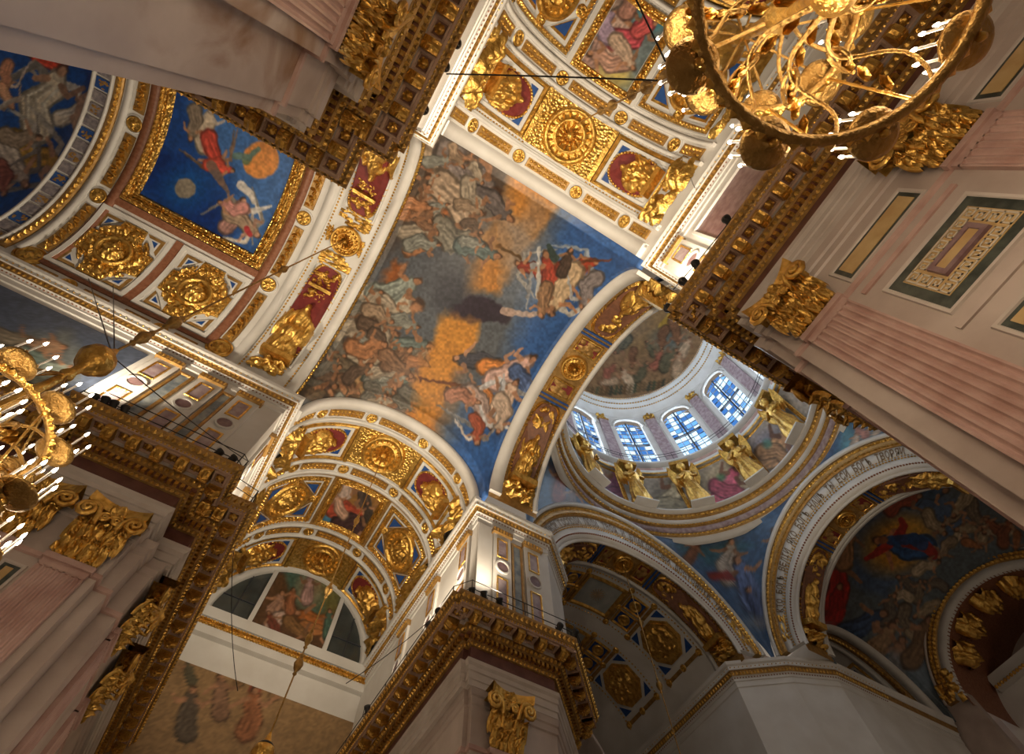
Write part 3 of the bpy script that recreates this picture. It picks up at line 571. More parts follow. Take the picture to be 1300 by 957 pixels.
# ---- far ring and painted vault with angels
ce = ceiling('far vault painted with angels on deep blue behind a ring of grey mosaic panels')
shell(BN, -20.2, -22.0, 'white', ce)
ribs(BN, [('rib', 'ochre', -20.25, -20.72, .1), ('rib', 'white', -20.75, -20.9, .2), ('rib', 'white', -21.75, -21.9, .2)], ce, BN.u(80))
leaf_band(BN, -20.48, BN.u(78), (.22, .17), .2, ce, .1)
e = np.linspace(-BN.u(78), BN.u(78), 27)
for k in range(26):
    big = k % 4 == 1
    pm = on(BN, slab(e[k] + .07, e[k + 1] - .07, -20.95, -21.7, 0, .1), 'mosaic_panel', 'mosaic' if k % 4 != 3 else 'blue', ce)
    if k % 2: on(BN, field(e[k] + .12, e[k + 1] - .12, -21.0, -21.65, scrolls(k, .06, 14, 'oval'), 14, 14, .1), 'mosaic_pattern', 'ochre', pm, True)
fresco('painting', sail(-22.0, -36, .35, 17.5, -29, 7., 5.5, 8.92, 8.06, 6.03, 170, 170), far_cv, ce, 'deep blue fresco of winged angels')
# ---- the two cross vaults (the same pattern, one with the lunette at its end, one over the chandelier)
def cross_vault(edge, dr, ce, cv_paint, zone3, seed):
    B = BC_; s = lambda o: edge + dr * o; um = B.u(84)
    shell(B, s(0), s(16.4), 'white', ce)
    ribs(B, [('rib', 'white', s(0), s(.75), .3), ('rib', 'white', s(1.75), s(1.95), .16)], ce, um)
    def band(o, sides=(19.3, 55)):
        us = sorted([q * B.u(t) for t in sides for q in (-1, 1)])
        ribs(B, [('rib', 'white', s(o - .62), s(o - .42), .2), ('rib', 'white', s(o + .42), s(o + .62), .2)], ce, um)
        for u in us: rosette(B, u, s(o), .36, ce)
        e = [-um] + us + [um]
        for k in range(len(e) - 1):
            if e[k + 1] - e[k] < 1.3: continue
            st_ = on(B, slab(e[k] + .62, e[k + 1] - .62, s(o - .27), s(o + .27), 0, .1), 'strip_panel', 'ochre', ce)
            on(B, row(np.concatenate([line(e[k] + .7, s(o + j), e[k + 1] - .7, s(o + j), .26) for j in (-.13, .13)]), (.15, .11), .13, 'bead', .08), 'strip_leaves', 'gold', st_)
    band(1.22)
    def zone_figs(o0, o1, sd):
        c_ = (o0 + o1) / 2
        on(B, slab(-B.u(20.5), B.u(20.5), s(o0), s(o1), 0, .06), 'gilded_ground', 'gilding', ce)
        medallion(B, 0, s(c_), min(1.62, (o1 - o0) / 2), ce, sd)
        for sg in (-1, 1):
            on(B, slab(sg * B.u(20.4), sg * B.u(23), s(o0), s(o1), 0, .16), 'gilded_rib', 'gold', ce)
            niche(B, sg * B.u(23.3), sg * B.u(64), s(o0 + .02), s(o1 - .02), ce, sd + sg, label='gold framed niche with a seated gilded figure')
            spray(B, sg * B.u(64), sg * B.u(83), s(o0 - .4), s(o1 + .4), ce, sd + 9 + sg, .7)
            for j in (o0 - .12, o1 + .12): dotted(B, sg * B.u(20), sg * B.u(80), s(j), ce, .24)
    zone_figs(2.1, 5.25, seed)
    band(5.95)
    # zone with the picture, round reliefs and blue triangles
    o0, o1 = 6.75, 11.45; up = B.u(14.5)
    on(B, slab(-B.u(80), B.u(80), s(o0 - .1), s(o1 + .1), 0, .04), 'ochre_ground', 'ochre' if zone3 else 'white', ce)
    pf = on(B, frame(-up - .55, up + .55, min(s(o0), s(o1)), max(s(o0), s(o1)), [(0, 0), (.03, .16), (.2, .24), (.3, .1), (.42, .2), (.52, .06)]), 'picture_frame', 'gilding', ce)
    on(B, row(np.concatenate([line(-up - .4, s(o), up + .4, s(o), .24) for o in (o0 + .17, o1 - .17)] + [line(u, s(o0 + .2), u, s(o1 - .2), .24) for u in (-up - .38, up + .38)]), (.14, .11), .14, 'bead', .2), 'bead_border', 'gold', pf)
    U, S2 = np.meshgrid(np.linspace(-up, up, 60), np.linspace(s(o0 + .5), s(o1 - .5), 70), indexing='ij')
    fresco('painting', B.F(U, S2, 0 * U + .06), cv_paint, ce)
    for sg in (-1, 1):
        a, b = up + .75, B.u(73); lo, hi = min(sg * a, sg * b), max(sg * a, sg * b); uc = sg * (a + b) / 2
        fr = on(B, frame(lo, hi, min(s(o0), s(o1)), max(s(o0), s(o1)), [(0, 0), (.03, .12), (.12, .12), (.16, .04)]), 'panel', 'white', ce, label='panel with a round gilded relief between blue triangles')
        on(B, frame(lo + .2, hi - .2, min(s(o0), s(o1)) + .2, max(s(o0), s(o1)) - .2, [(0, .04), (.05, .16), (.22, .2), (.3, .05)]), 'gold_frame', 'gilding', fr)
        q = np.concatenate([line(lo + .33, s(o), hi - .33, s(o), .24) for o in (o0 + .33, o1 - .33)] + [line(u, s(o0 + .35), u, s(o1 - .35), .24) for u in (lo + .33, hi - .33)])
        on(B, row(q, (.13, .1), .14, 'bead', .18), 'bead_border', 'gold', fr)
        ru, rs = (hi - lo) / 2 - .6, abs(o1 - o0) / 2 - .6; sc_ = s((o0 + o1) / 2)
        for a2 in (-1, 1):
            for b2 in (-1, 1):
                cu, cs = uc + a2 * ru, sc_ + b2 * rs
                for k, mt_, z in ((0, 'white', .07), (.12, 'gold', .12), (.26, 'blue', .15)):
                    on(B, poly_panel([(cu - a2 * k, cs - b2 * k), (cu - a2 * (1.5 - 1.4 * k), cs - b2 * k), (cu - a2 * k, cs - b2 * (1.5 - 1.4 * k))], .03, z), {'white': 'triangle_fillet', 'gold': 'triangle_frame', 'blue': 'blue_triangle'}[mt_], mt_, fr)
        medallion(B, uc, sc_, 1.55, fr, seed + 20 + sg, 'round_relief', True)
        for a2, b2 in ((0, 1), (0, -1), (1, 0), (-1, 0)): rosette(B, uc + a2 * ru * .97, sc_ + b2 * rs * .97, .26, fr, 'gold')
        spray(B, sg * B.u(73), sg * B.u(82), s(o0), s(o1), ce, seed + 33 + sg, .5)
    band(12.25)
    zone_figs(12.95, 16.1, seed + 50)
    return s
ce = ceiling('gilded barrel vault with roundels and seated figures ending in a painted lunette')
sC = cross_vault(17.7, 1, ce, low_cv, True, 100)
ce = ceiling('white and gold barrel vault with roundels over the large chandelier')
sA = cross_vault(.35, -1, ce, top_cv, False, 300)
# ---- lunette at the end of the cross vault
YL = 34.1
wl = empty('window_1', 'half round lunette with a painted middle panel and dark side panes', kind='structure')
th = np.linspace(0, math.pi, 41); RL = 5.45
cx = 2.75
m = MB(); P = np.stack([np.stack([cx + np.cos(th) * r, np.full(41, y), 26 + np.sin(th) * r * 1.0], -1) for r, y in ((RL + .75, YL - .05), (RL + .75, YL - .3), (RL + .1, YL - .3), (RL, YL - .1), (RL, YL + .3))], 1)
m.grid(P).build('arch_frame', 'white', wl, True)
for x0, x1 in ((-5.4, -2.62), (2.86, 5.4)):
    n = 24; X = np.linspace(x0, x1, n); top = np.sqrt(np.maximum(0, RL ** 2 - X ** 2))
    MB().grid(np.stack([np.stack([X + cx, np.full(n, YL + .1), np.full(n, 26.)], -1), np.stack([X + cx, np.full(n, YL + .1), 26 + top], -1)], 1)).build('pane', 'pane_dark', wl)
    xm = (x0 + x1) / 2
    MB().box(cx + xm - .03, cx + xm + .03, YL, YL + .1, 26, 26 + math.sqrt(RL ** 2 - xm ** 2)).build('glazing_bar', 'iron', wl)
    MB().box(cx + x0, cx + x1, YL, YL + .1, 27.6, 27.66).build('glazing_bar', 'iron', wl)
for x in (-2.72, 2.72):
    MB().box(cx + x - .16, cx + x + .16, YL - .2, YL + .1, 26, 26 + math.sqrt(RL ** 2 - x * x)).build('mullion', 'white', wl)
X, T = np.meshgrid(np.linspace(-2.6, 2.6, 90), np.linspace(0, 1, 70), indexing='ij')
fresco('painting', np.stack([X + cx, 0 * X + YL, 26 + T * np.sqrt(RL ** 2 - X ** 2)], -1), lun_cv, wl, 'painted scene between the two white mullions')
we = empty('wall_end', 'white end wall below the lunette with gilded moulding and a large painting', kind='structure')
MB().box(-6, 11.5, YL + .1, YL + .6, 0 - EYE, 26).build('wall_face', 'white', we)
MB().box(-4.2, 9.6, YL - .5, YL + .2, 25.3, 26.0).build('sill', 'white', we); MB().box(-4.2, 9.6, YL - .35, YL + .2, 24.3, 25.3).build('sill_frieze', 'white', we)
for k, (h, y) in enumerate(((25.15, YL - .42), (24.9, YL - .37))):
    m = row(line(-4.2, h, 9.6, h, .2), (.13, .1), .12, 'bead', 0); m.map(lambda a, b, d, y=y: np.stack([a, y - d, b], -1)).build('bead_row', 'gold', we)['kind'] = 'stuff'
m = MB().box(-4.2, 9.6, YL - .4, YL - .3, 24.95, 25.12); m.build('gold_fillet', 'gold', we)
X, Z = np.meshgrid(np.linspace(-4, 9.4, 90), np.linspace(10, 22.6, 90), indexing='ij')
fresco('painting', np.stack([X, 0 * X + YL + .05, Z], -1), below_cv, we)
# ---------------------------------------------------------------- arch into the dome bay
ce = ceiling('arch soffit with gilded figure panels between the painted bay and the dome')
def figure_arch(B, s0, s1, ce, lead, seed, um=86, flip=False):
    """soffit: white margins, ochre ground, crown roundel, small painted squares, two tall niches with figures"""
    a, b = s0, s1; w_ = b - a; um = B.u(um)
    shell(B, a, b, 'ochre', ce)
    ribs(B, [('rib', 'white', a, a + lead * np.sign(w_), .25), ('rib', 'white', b - .3 * np.sign(w_), b, .18)], ce, um)
    i0, i1 = a + (lead + .08) * np.sign(w_), b - .36 * np.sign(w_); c_ = (i0 + i1) / 2; hw = abs(i1 - i0) / 2
    for s in (i0, i1): dotted(B, -um, um, s, ce, .26)
    medallion(B, 0, c_, hw * .82, ce, seed)
    for sg in (-1, 1):
        o = on(B, frame(min(sg * 1.15, sg * 2.35), max(sg * 1.15, sg * 2.35), c_ - hw * .8, c_ + hw * .8, [(0, 0), (.03, .12), (.12, .12), (.16, .04)]), 'square_panel', 'gold', ce)
        on(B, slab(sg * 1.25, sg * 2.25, c_ - hw * .7, c_ + hw * .7, 0, .05), 'panel_ground', 'crimson', o); on(B, field(sg * 1.3, sg * 2.2, c_ - hw * .65, c_ + hw * .65, scrolls(seed + sg, .16, 9, 'rect', .2, .45), 16, 16, .05), 'panel_relief', 'ochre', o, True)
        for u in (2.5, 2.8): on(B, slab(sg * u, sg * (u + .12), i0, i1, 0, .1), 'blue_bar', 'blue', ce)
        u0, u1 = 3.05, B.u(73); uc = sg * (u0 + u1) / 2; ru = (u1 - u0) / 2
        n_ = on(B, poly_panel(oval(uc, c_, ru, hw * .84, .45), 0, .06), 'niche', 'coffer', ce, label='tall round topped niche with a gilded figure group')
        q = [(p, s_, math.atan2(s_ - c_, p - uc) + 1.57) for p, s_ in oval(uc, c_, ru, hw * .84, .45, 64)]
        on(B, row(q, (.17, .12), .18, 'leaf', .04), 'leaf_border', 'gold', n_)
        on(B, field(sg * (u0 + .25), sg * (u0 + 2.2), c_ - hw * .66, c_ + hw * .66, scrolls(seed + 4 + sg, .5, 12, 'oval', .2, .45), 24, 20, .05), 'trophy', 'gold', n_, True)
        on(B, field(sg * (u0 + 2.0), sg * (u1 - .5), c_ - hw * .74, c_ + hw * .74, seated(seed + 8 + sg, .9), 36, 30, .05), 'gilded_figure', 'gold', n_, True, label='gilded figure in high relief')
        on(B, slab(sg * (u1 - .55), sg * (u1 - .1), c_ - hw * .8, c_ + hw * .8, .05, .9), 'plinth', 'gold', n_)
        spray(B, sg * (u1 - .1), sg * (u1 + 1.1), c_ - hw, c_ + hw, ce, seed + 15 + sg, .7)
figure_arch(BN, 8.97, 12.45, ce, .8, 500)
# ---------------------------------------------------------------- dome bay
DX, DY = 24., 8.92
class Face:
    """face of an arch: f = angle from the crown, t = 0 at the opening .. 1 at the outer edge, d towards the dome"""
    def __init__(q, axis, plane, sg, c, a0=8.06, b0=6.03, a1=10.5, b1=9.9): q.axis, q.plane, q.sg, q.c, q.k = axis, plane, sg, c, (a0, b0, a1, b1)
    def F(q, f, t, d):
        a0, b0, a1, b1 = q.k; x = q.c + (a0 + (a1 - a0) * t) * np.sin(f); h = 26 + (b0 + (b1 - b0) * t) * np.cos(f); p = q.plane - q.sg * d + 0 * x
        return np.stack([p, x, h] if q.axis == 'X' else [x, p, h], -1)
    def u(q, deg): return math.radians(deg)
FONT = {}
def glyph(ch):
    if ch not in FONT:
        cu = bpy.data.curves.new('glyph', 'FONT'); cu.body = ch; cu.size = 1.; cu.extrude = .0; cu.offset = .018; cu.resolution_u = 2
        ob = bpy.data.objects.new('glyph', cu); COL.objects.link(ob); bpy.context.view_layer.update()
        me = ob.evaluated_get(bpy.context.evaluated_depsgraph_get()).to_mesh(); V = np.array([v.co[:] for v in me.vertices]).reshape(-1, 3); Fc = [tuple(p.vertices) for p in me.polygons]
        FONT[ch] = (V, Fc); ob.to_mesh_clear(); bpy.data.objects.remove(ob); bpy.data.curves.remove(cu)
    return FONT[ch]
def inscription(Fc, text, f0, f1, parent, rev=False):
    step = (f1 - f0) / len(text)
    for k, ch in enumerate(text):
        if ch == ' ': continue
        V, fc = glyph(ch)
        if len(V) == 0: continue
        wv = max(V[:, 0].max() - V[:, 0].min(), .2); x = (V[:, 0] - V[:, 0].min()) / max(wv, .45)
        f = f0 + step * (k + .1) + x * step * .82; t = .38 + (V[:, 1] / .73) * .2
        if rev: f = -f
        MB().add(np.stack([f, t, np.full(len(V), .09)], -1), fc).map(Fc.F).build('letter', 'lettering', parent)
def archivolt(Fc, ce, text, rev):
    m = math.radians(84)
    for nm, mt_, t0, t1, d in [('arch_band', 'white', 0, .34, .08), ('inscription_band', 'white', .34, .62, .04), ('gold_band', 'ochre', .62, .9, .14), ('arch_rim', 'white', .9, 1.0, .28)]:
        fr = on(Fc, slab(-m, m, t0, t1, -.3, d, .05), nm, mt_, ce, True)
    for t, sz, d in ((.12, (.012, .022), .08), (.30, (.012, .018), .08), (.355, (.008, .014), .06)):
        on(Fc, row(line(-m, t, m, t, .028), sz, .1, 'bead', d), 'bead_row', 'brown' if t == .12 else 'gold', ce, kind='stuff')
    for t, sz in ((.67, (.018, .03)), (.83, (.024, .055))):
        on(Fc, row(line(-m, t, m, t, .034), sz, .16, 'leaf', .13), 'leaf_border', 'gold', ce, kind='stuff')
    for sg in (-1, 1): on(Fc, field(sg * math.radians(66), sg * math.radians(80), .37, .6, scrolls(77, .14, 16), 24, 12, .04), 'gilded_spray', 'gold', ce, True)
    inscription(Fc, text, -math.radians(65), math.radians(65), ce, rev)
ce = ceiling('great arch lettered in Slavonic on the far side of the dome, framing the vision of glory'); FU = Face('X', 35.1, 1, DY); archivolt(FU, ce, 'КТО БОГЪ ВЕЛІЙ ЯКО БОГЪ НАШЪ ТЫ ЕСИ БОГЪ ТВОРЯЙ ЧУДЕСА', True)
figure_arch(BN, 35.1, 37.6, ce, .12, 540)
ce = ceiling('great arch lettered in Slavonic beside the pier, opening to a coffered vault'); FV = Face('Y', 19.9, 1, 23.6); archivolt(FV, ce, 'СПАСИ ГОСПОДИ ЛЮДИ ТВОЯ И БЛАГОСЛОВИ ДОСТОЯНІЕ ТВОЕ', False)
BV = Barrel('Y', 23.6, 8.06, 6.03); figure_arch(BV, 19.9, 22.5, ce, .12, 560)
# coffered vault beyond
ce = ceiling('white coffered vault with a grey centre panel and gilded octagons')
shell(BV, 22.5, 36., 'white', ce)
def gold_frame(B, u0, u1, s0, s1, parent, name='coffer_frame', w_=.22):
    lo, hi = min(u0, u1), max(u0, u1)
    return on(B, frame(lo, hi, min(s0, s1), max(s0, s1), [(0, 0), (.02, .12), (w_ * .5, .16), (w_ * .8, .05), (w_, .02)]), name, 'gold', parent)
for s0 in (22.9, 28.4):
    g = gold_frame(BV, -1.95, 1.95, s0 + .3, s0 + 3.6, ce, w_=.4); on(BV, slab(-1.6, 1.6, s0 + .65, s0 + 3.25, 0, .04), 'grey_panel', 'grey_panel', g)
    q = [(0, s0 + 1.95, k * math.pi / 8) for k in range(16)]; on(BV, row([(.35 * math.cos(a), s0 + 1.95 + .35 * math.sin(a), a) for _, _, a in q], (.35, .04), .03, 'leaf', .04), 'sunburst', 'ochre', g)
    for sg in (-1, 1):
        for j in (0, 1):
            u0 = sg * 2.3; g = gold_frame(BV, u0, sg * 4.0, s0 + .35 + j * 1.65, s0 + 1.85 + j * 1.65, ce); on(BV, slab(sg * 2.5, sg * 3.8, s0 + .5 + j * 1.65, s0 + 1.7 + j * 1.65, 0, .03), 'blue_ground', 'blue', g)
            on(BV, disc(sg * 3.15, s0 + 1.1 + j * 1.65, [(.5, .03), (.48, .16), (.36, .16), (.32, .08), (.15, .2), (.001, .24)], 18), 'boss', 'gold', g, True)
        oc = [(sg * 6.3 + 1.75 * math.cos(a), s0 + 1.95 + 1.75 * math.sin(a)) for a in np.linspace(math.pi / 8, 2 * math.pi + math.pi / 8, 8, endpoint=False)]
        g = on(BV, poly_panel(oc, 0, .1), 'octagon', 'gold', ce, label='gilded octagonal coffer with a relief group')
        for k, z in ((.88, .2), (.76, .05)): on(BV, poly_panel([(sg * 6.3 + (a - sg * 6.3) * k, s0 + 1.95 + (b - s0 - 1.95) * k) for a, b in oc], .05, z), 'octagon_step', 'gold' if z > .1 else 'ochre', g)
        on(BV, field(sg * 6.3 - 1.2, sg * 6.3 + 1.2, s0 + .75, s0 + 3.15, scrolls(s0 + sg, .4, 26, 'oval', .16, .3), 30, 30, .15), 'octagon_relief', 'gold', g, True)
        for a in (-1, 1):
            for b in (-1, 1): on(BV, poly_panel([(sg * 6.3 + a * 1.75, s0 + 1.95 + b * 1.75), (sg * 6.3 + a * .95, s0 + 1.95 + b * 1.75), (sg * 6.3 + a * 1.75, s0 + 1.95 + b * .95)], 0, .05), 'blue_triangle', 'blue', ce)
    for u in (-8.6, -4.25, -2.1, 2.1, 4.25, 8.6):
        for s in (s0 + .05, s0 + 2.0, s0 + 3.85): rosette(BV, u, s, .2, ce, 'gold')
        on(BV, slab(u - .14, u + .14, s0 + .3, s0 + 1.7, 0, .05), 'strip', 'ochre', ce); on(BV, slab(u - .14, u + .14, s0 + 2.3, s0 + 3.6, 0, .05), 'strip', 'ochre', ce)
    for s in (s0 - .05, s0 + 3.95): dotted(BV, -9, 9, s, ce, .3)
# ---- painted vault beyond the far arch, its arches
ce = ceiling('dim vault painted with a red and blue robed figure in a golden glory above crowds')
fresco('painting', sail(37.6, 50.4, .35, 17.6, 44., 6.1, 5.7, 8.92, 8.06, 6.03, 200, 240), christ_cv, ce, 'fresco of a robed figure in glory above crowds')
ribs(BN, [('rib', 'white', 37.55, 37.85, .2)], ce, BN.u(86))
ce = ceiling('dark gilded arch and vault past the vision of glory'); BF = Barrel('X', 8.92, 7.6, 6.6)
FF = Face('X', 49.9, 1, 8.92, 6.2, 5.6, 7.9, 7.2)
for nm, mt_, t0, t1, d in [('arch_rim', 'marble_pale', .9, 1, .2), ('gold_band', 'ochre', .42, .9, .1), ('arch_band', 'white', 0, .42, .06)]: on(FF, slab(-1.45, 1.45, t0, t1, -.3, d, .05), nm, mt_, ce, True)
on(FF, row(np.concatenate([line(-1.45, t, 1.45, t, .05) for t in (.55, .75)]), (.03, .11), .2, 'leaf', .1), 'leaf_border', 'gold', ce, kind='stuff')
on(FF, field(1.1, 1.5, 0, 1, scrolls(9, .8, 14), 20, 16, .05), 'gilded_spray', 'gold', ce, True)
B6 = Barrel('X', 8.92, 6.2, 5.6); shell(B6, 49.9, 58, 'brown', ce)
for k, u in enumerate((-5, -2.6, 0, 2.6, 5)): on(B6, field(u - 1.1, u + 1.1, 50.4, 53, seated(600 + k, 1.2), 26, 24, .05), 'gilded_figure', 'gold', ce, True)
wf = empty('wall_far', 'pale framed altarpiece wall with gilded mouldings under the dark far arch', kind='structure')
MB().box(55.2, 55.8, 2, 15.8, 10, 29.3).build('wall_face', 'white', wf); MB().box(54.5, 55.3, 2.4, 14.2, 28.2, 29.2).build('cornice', 'white', wf)
m = row(line(2.4, 28.35, 14.2, 28.35, .3), (.16, .16), .15, 'bead', 0); m.map(lambda a, b, d: np.stack([54.5 - d, a, b], -1)).build('bead_row', 'gold', wf)['kind'] = 'stuff'
MB().box(55.0, 55.25, 3.2, 11.3, 16, 27).build('picture_frame', 'gold', wf); MB().box(54.95, 55.1, 3.8, 10.7, 16, 26.4).build('dark_picture', 'marble_porphyry', wf); MB().box(55.05, 55.25, 11.9, 13.3, 16, 27).build('marble_panel', 'marble_violet', wf)
B7 = Barrel('Y', 44., 6.1, 5.7)
ce = ceiling('small white and gold arch beside the vision of glory')
shell(B7, 17.4, 24, 'white', ce); ribs(B7, [('rib', 'white', 17.4, 18.1, .3), ('rib', 'ochre', 18.3, 18.9, .12), ('rib', 'white', 19.1, 19.4, .2)], ce, B7.u(85)); leaf_band(B7, 18.6, B7.u(82), (.22, .18), .22, ce, .1)
for sg in (-1, 1): niche(B7, sg * B7.u(24), sg * B7.u(66), 19.6, 22.6, ce, 700 + sg)
medallion(B7, 0, 21.1, 1.4, ce, 703)
# ---- pendentives, ring, drum and dome
ce = ceiling('central dome on painted pendentives with gilded rings and a tall windowed drum')
def pend(a0, a1, n=130, m=90):
    A, T = np.meshgrid(np.radians(np.linspace(a0, a1, n)), np.linspace(0, 1, m), indexing='ij')
    ca, sa = np.cos(A), np.sin(A); hx = np.where(ca > 0, 11.1, 11.55); D = np.minimum(hx / np.maximum(np.abs(ca), 1e-6), 11.0 / np.maximum(np.abs(sa), 1e-6)); D = np.minimum(D, 14.9)
    x, y = D * ca, D * sa; onx = np.abs(ca) * 11.0 > np.abs(sa) * hx; lat = np.where(onx, y, x)
    hb = 26 + 9.9 * np.sqrt(np.maximum(0, 1 - (lat / 10.5) ** 2)); r = D + (12.05 - D) * T ** 1.0; h = hb + (36.8 - hb) * np.sin(T * math.pi / 2) ** .9
    return np.stack([DX + r * ca, DY + r * sa, h], -1)
for k in range(4):
    fresco('pendentive', pend(k * 90 + 1, k * 90 + 89), pen_cv, ce)
def ring(name, mt_, prof, parent, n=120, smooth=True): return MB().lathe(prof, n, (DX, DY, 0)).build(name, mt_, parent, smooth)
ring('ring', 'white', [(12.5, 36.3), (12.15, 36.35), (12.1, 36.7), (11.95, 36.75)], ce); ring('ring', 'ochre', [(11.95, 36.75), (11.85, 36.85), (11.85, 37.15), (11.95, 37.2)], ce)
ring('ring', 'marble_violet', [(11.95, 37.2), (11.8, 37.25), (11.75, 37.75)], ce); ring('ring', 'ochre', [(11.75, 37.75), (11.6, 37.8), (11.55, 38.0)], ce)
ring('ring', 'white', [(11.55, 38.0), (11.4, 38.05), (11.35, 38.35)], ce); ring('ring', 'ochre', [(11.35, 38.35), (11.2, 38.45), (11.1, 38.85)], ce); ring('ring', 'white', [(11.1, 38.85), (10.7, 38.9), (10.65, 39.05), (11.95, 39.1)], ce)
class Cyl:
    def __init__(q, r): q.r = r
    def F(q, u, s, d): a = u / q.r; return np.stack([DX + (q.r - d) * np.cos(a), DY + (q.r - d) * np.sin(a), s + 0 * u], -1)
def ring_row(r, h, size, ht, step, kind='leaf', mt_='gold'):
    q = Cyl(r); on(q, row(line(0, h, 2 * math.pi * r, h, step), size, ht, kind), 'leaf_border', mt_, ce, kind='stuff')
ring_row(11.85, 37.0, (.22, .16), .14, .4); ring_row(11.58, 37.9, (.15, .1), .12, .3, 'bead'); ring_row(11.2, 38.62, (.26, .2), .2, .44)
C12 = Cyl(11.95)
arc = lambda deg: math.radians(deg) * 11.95
dw = empty('wall_drum', 'drum wall of the dome with seated saints painted between gilded pilaster strips', kind='structure')
ring('wall_face', 'white', [(11.95, 39.1), (11.95, 48.2)], dw); ring('band', 'white', [(11.95, 46.2), (11.6, 46.3), (11.55, 46.7), (11.9, 46.8)], dw); ring('sill', 'white', [(11.95, 47.75), (11.4, 47.85), (11.35, 48.1), (12.6, 48.2)], dw)
ring('gold_fillet', 'gold', [(11.6, 46.12), (11.5, 46.2), (11.55, 46.3)], dw)
for k in range(12):
    a = arc(k * 30)
    U, S2 = np.meshgrid(np.linspace(a - 2.0, a + 2.0, 44), np.linspace(39.7, 45.8, 44), indexing='ij')
    fr = on(C12, frame(a - 2.25, a + 2.25, 39.4, 46.05, [(0, 0), (.03, .14), (.18, .16), (.26, .04)]), 'picture_frame', 'gold', dw)
    fresco('painting', C12.F(U, S2, 0 * U + .04), drum_cv, dw)
    on(C12, slab(a - 1.6, a + 1.6, 46.95, 47.6, 0, .08), 'pink_panel', 'marble_pink', dw)
    for sg in (-1, 1): on(C12, slab(arc(k * 30 + 15) + sg * .85 - .1, arc(k * 30 + 15) + sg * .85 + .1, 39.2, 46.1, 0, .2), 'gilded_strip', 'gold', dw)
    # pilaster between the windows
    b = arc(k * 30 + 15)
    on(C12, slab(b - .62, b + .62, 48.3, 57.9, -.4, .3), 'pilaster', 'marble_violet', dw); on(C12, slab(b - 1.35, b + 1.35, 48.2, 59.5, -.7, .02), 'wall_pier', 'white', dw)
    cp = on(C12, slab(b - .72, b + .72, 57.9, 58.2, 0, .36), 'capital', 'gold', dw); on(C12, field(b - .8, b + .8, 58.0, 59.3, scrolls(k, .5, 14), 16, 14, .1), 'capital_leaves', 'gold', cp, True)
    # spandrel above the window
    aa = np.linspace(-1.8, 1.8, 19); top = 56.7 + np.sqrt(np.maximum(0, 1.8 ** 2 - aa ** 2))
    for d, nm in ((0., 'spandrel'),): MB().grid(np.stack([np.stack([a + aa, top, 0 * aa], -1), np.stack([a + aa, 0 * aa + 59.6, 0 * aa], -1)], 1)).map(C12.F).build(nm, 'white', dw)
    t_ = np.linspace(0, math.pi, 21)
    for r_, rr in ((1.95, .16), (2.35, .1)): MB().tube(C12.F(a + r_ * np.cos(t_), 56.7 + r_ * np.sin(t_), 0 * t_ + .1), rr, 5).build('archivolt', 'white', dw, True)
    for sg in (-1, 1): on(C12, slab(a + sg * 1.72, a + sg * 2.3, 48.2, 56.7, -.7, .08), 'jamb', 'white', dw)
for wn, k in enumerate((-1, 0, 1, 2, 3, 4, 6, 8)):
    wi = empty('window_%d' % (wn + 2), 'tall round headed drum window with dark bars and blue daylight panes', kind='structure'); a = arc(k * 30); q = Cyl(12.4); a = math.radians(k * 30) * 12.4
    nc, nr = 5, 11; cw = 3.5 / nc; rh = 10.2 / nr; rd = random.Random(k + 5)
    for i in range(nc):
        for j in range(nr):
            x0, x1 = -1.75 + i * cw, -1.75 + (i + 1) * cw; z0, z1 = 48.25 + j * rh, 48.25 + (j + 1) * rh
            lim = lambda x: 56.7 + math.sqrt(max(0, 1.75 ** 2 - x * x)); t0, t1 = min(z1, lim(x0)), min(z1, lim(x1))
            if max(t0, t1) <= z0 + .05: continue
            up = j / nr; g = rd.random(); mt_ = 'pane_bright' if g > .30 + .5 * up else ('pane_sky' if g > .15 + .35 * up else 'pane_deep')
            MB().add([(a + x0, z0, 0), (a + x1, z0, 0), (a + x1, max(z0, t1), 0), (a + x0, max(z0, t0), 0)], [(0, 1, 2, 3)]).map(q.F).build('pane', mt_, wi)
    for i in range(1, nc): on(q, slab(a - 1.75 + i * cw - .03, a - 1.75 + i * cw + .03, 48.25, 58.3, 0, .1), 'bar', 'iron', wi)
    for j in range(1, nr): on(q, slab(a - 1.75, a + 1.75, 48.25 + j * rh - .03, 48.25 + j * rh + .03, 0, .1), 'bar', 'iron', wi)
    dl = 'daylight_window_%d' % (wn + 2) + ('' if k in (0, 1, 2, 3) else '_offscreen')      # the drum's windows go on all round
    l = bpy.data.lights.new(dl, 'AREA'); l.shape = 'RECTANGLE'; l.size = 3.2; l.size_y = 9.5; l.energy = 900; l.color = (.72, .86, 1.0); lo = bpy.data.objects.new(dl, l); COL.objects.link(lo); lo.parent = wi
    n_ = Vector((-math.cos(math.radians(k * 30)), -math.sin(math.radians(k * 30)), 0)); lo.location = (DX + 12.33 * math.cos(math.radians(k * 30)), DY + 12.33 * math.sin(math.radians(k * 30)), 53.2 + EYE); lo.rotation_euler = n_.to_track_quat('-Z', 'Y').to_euler()
    on(q, slab(a - .1, a + .1, 48.25, 58.4, 0, .22), 'mullion', 'iron', wi); on(q, slab(a - 1.75, a + 1.75, 52.9, 53.12, 0, .2), 'transom', 'iron', wi)
ring('cornice', 'white', [(12., 59.5), (11.7, 59.6), (11.6, 60.1), (11.3, 60.2), (11.2, 60.9), (10.9, 61.), (10.8, 61.6), (10.6, 61.7), (10.5, 62.4)], dw)
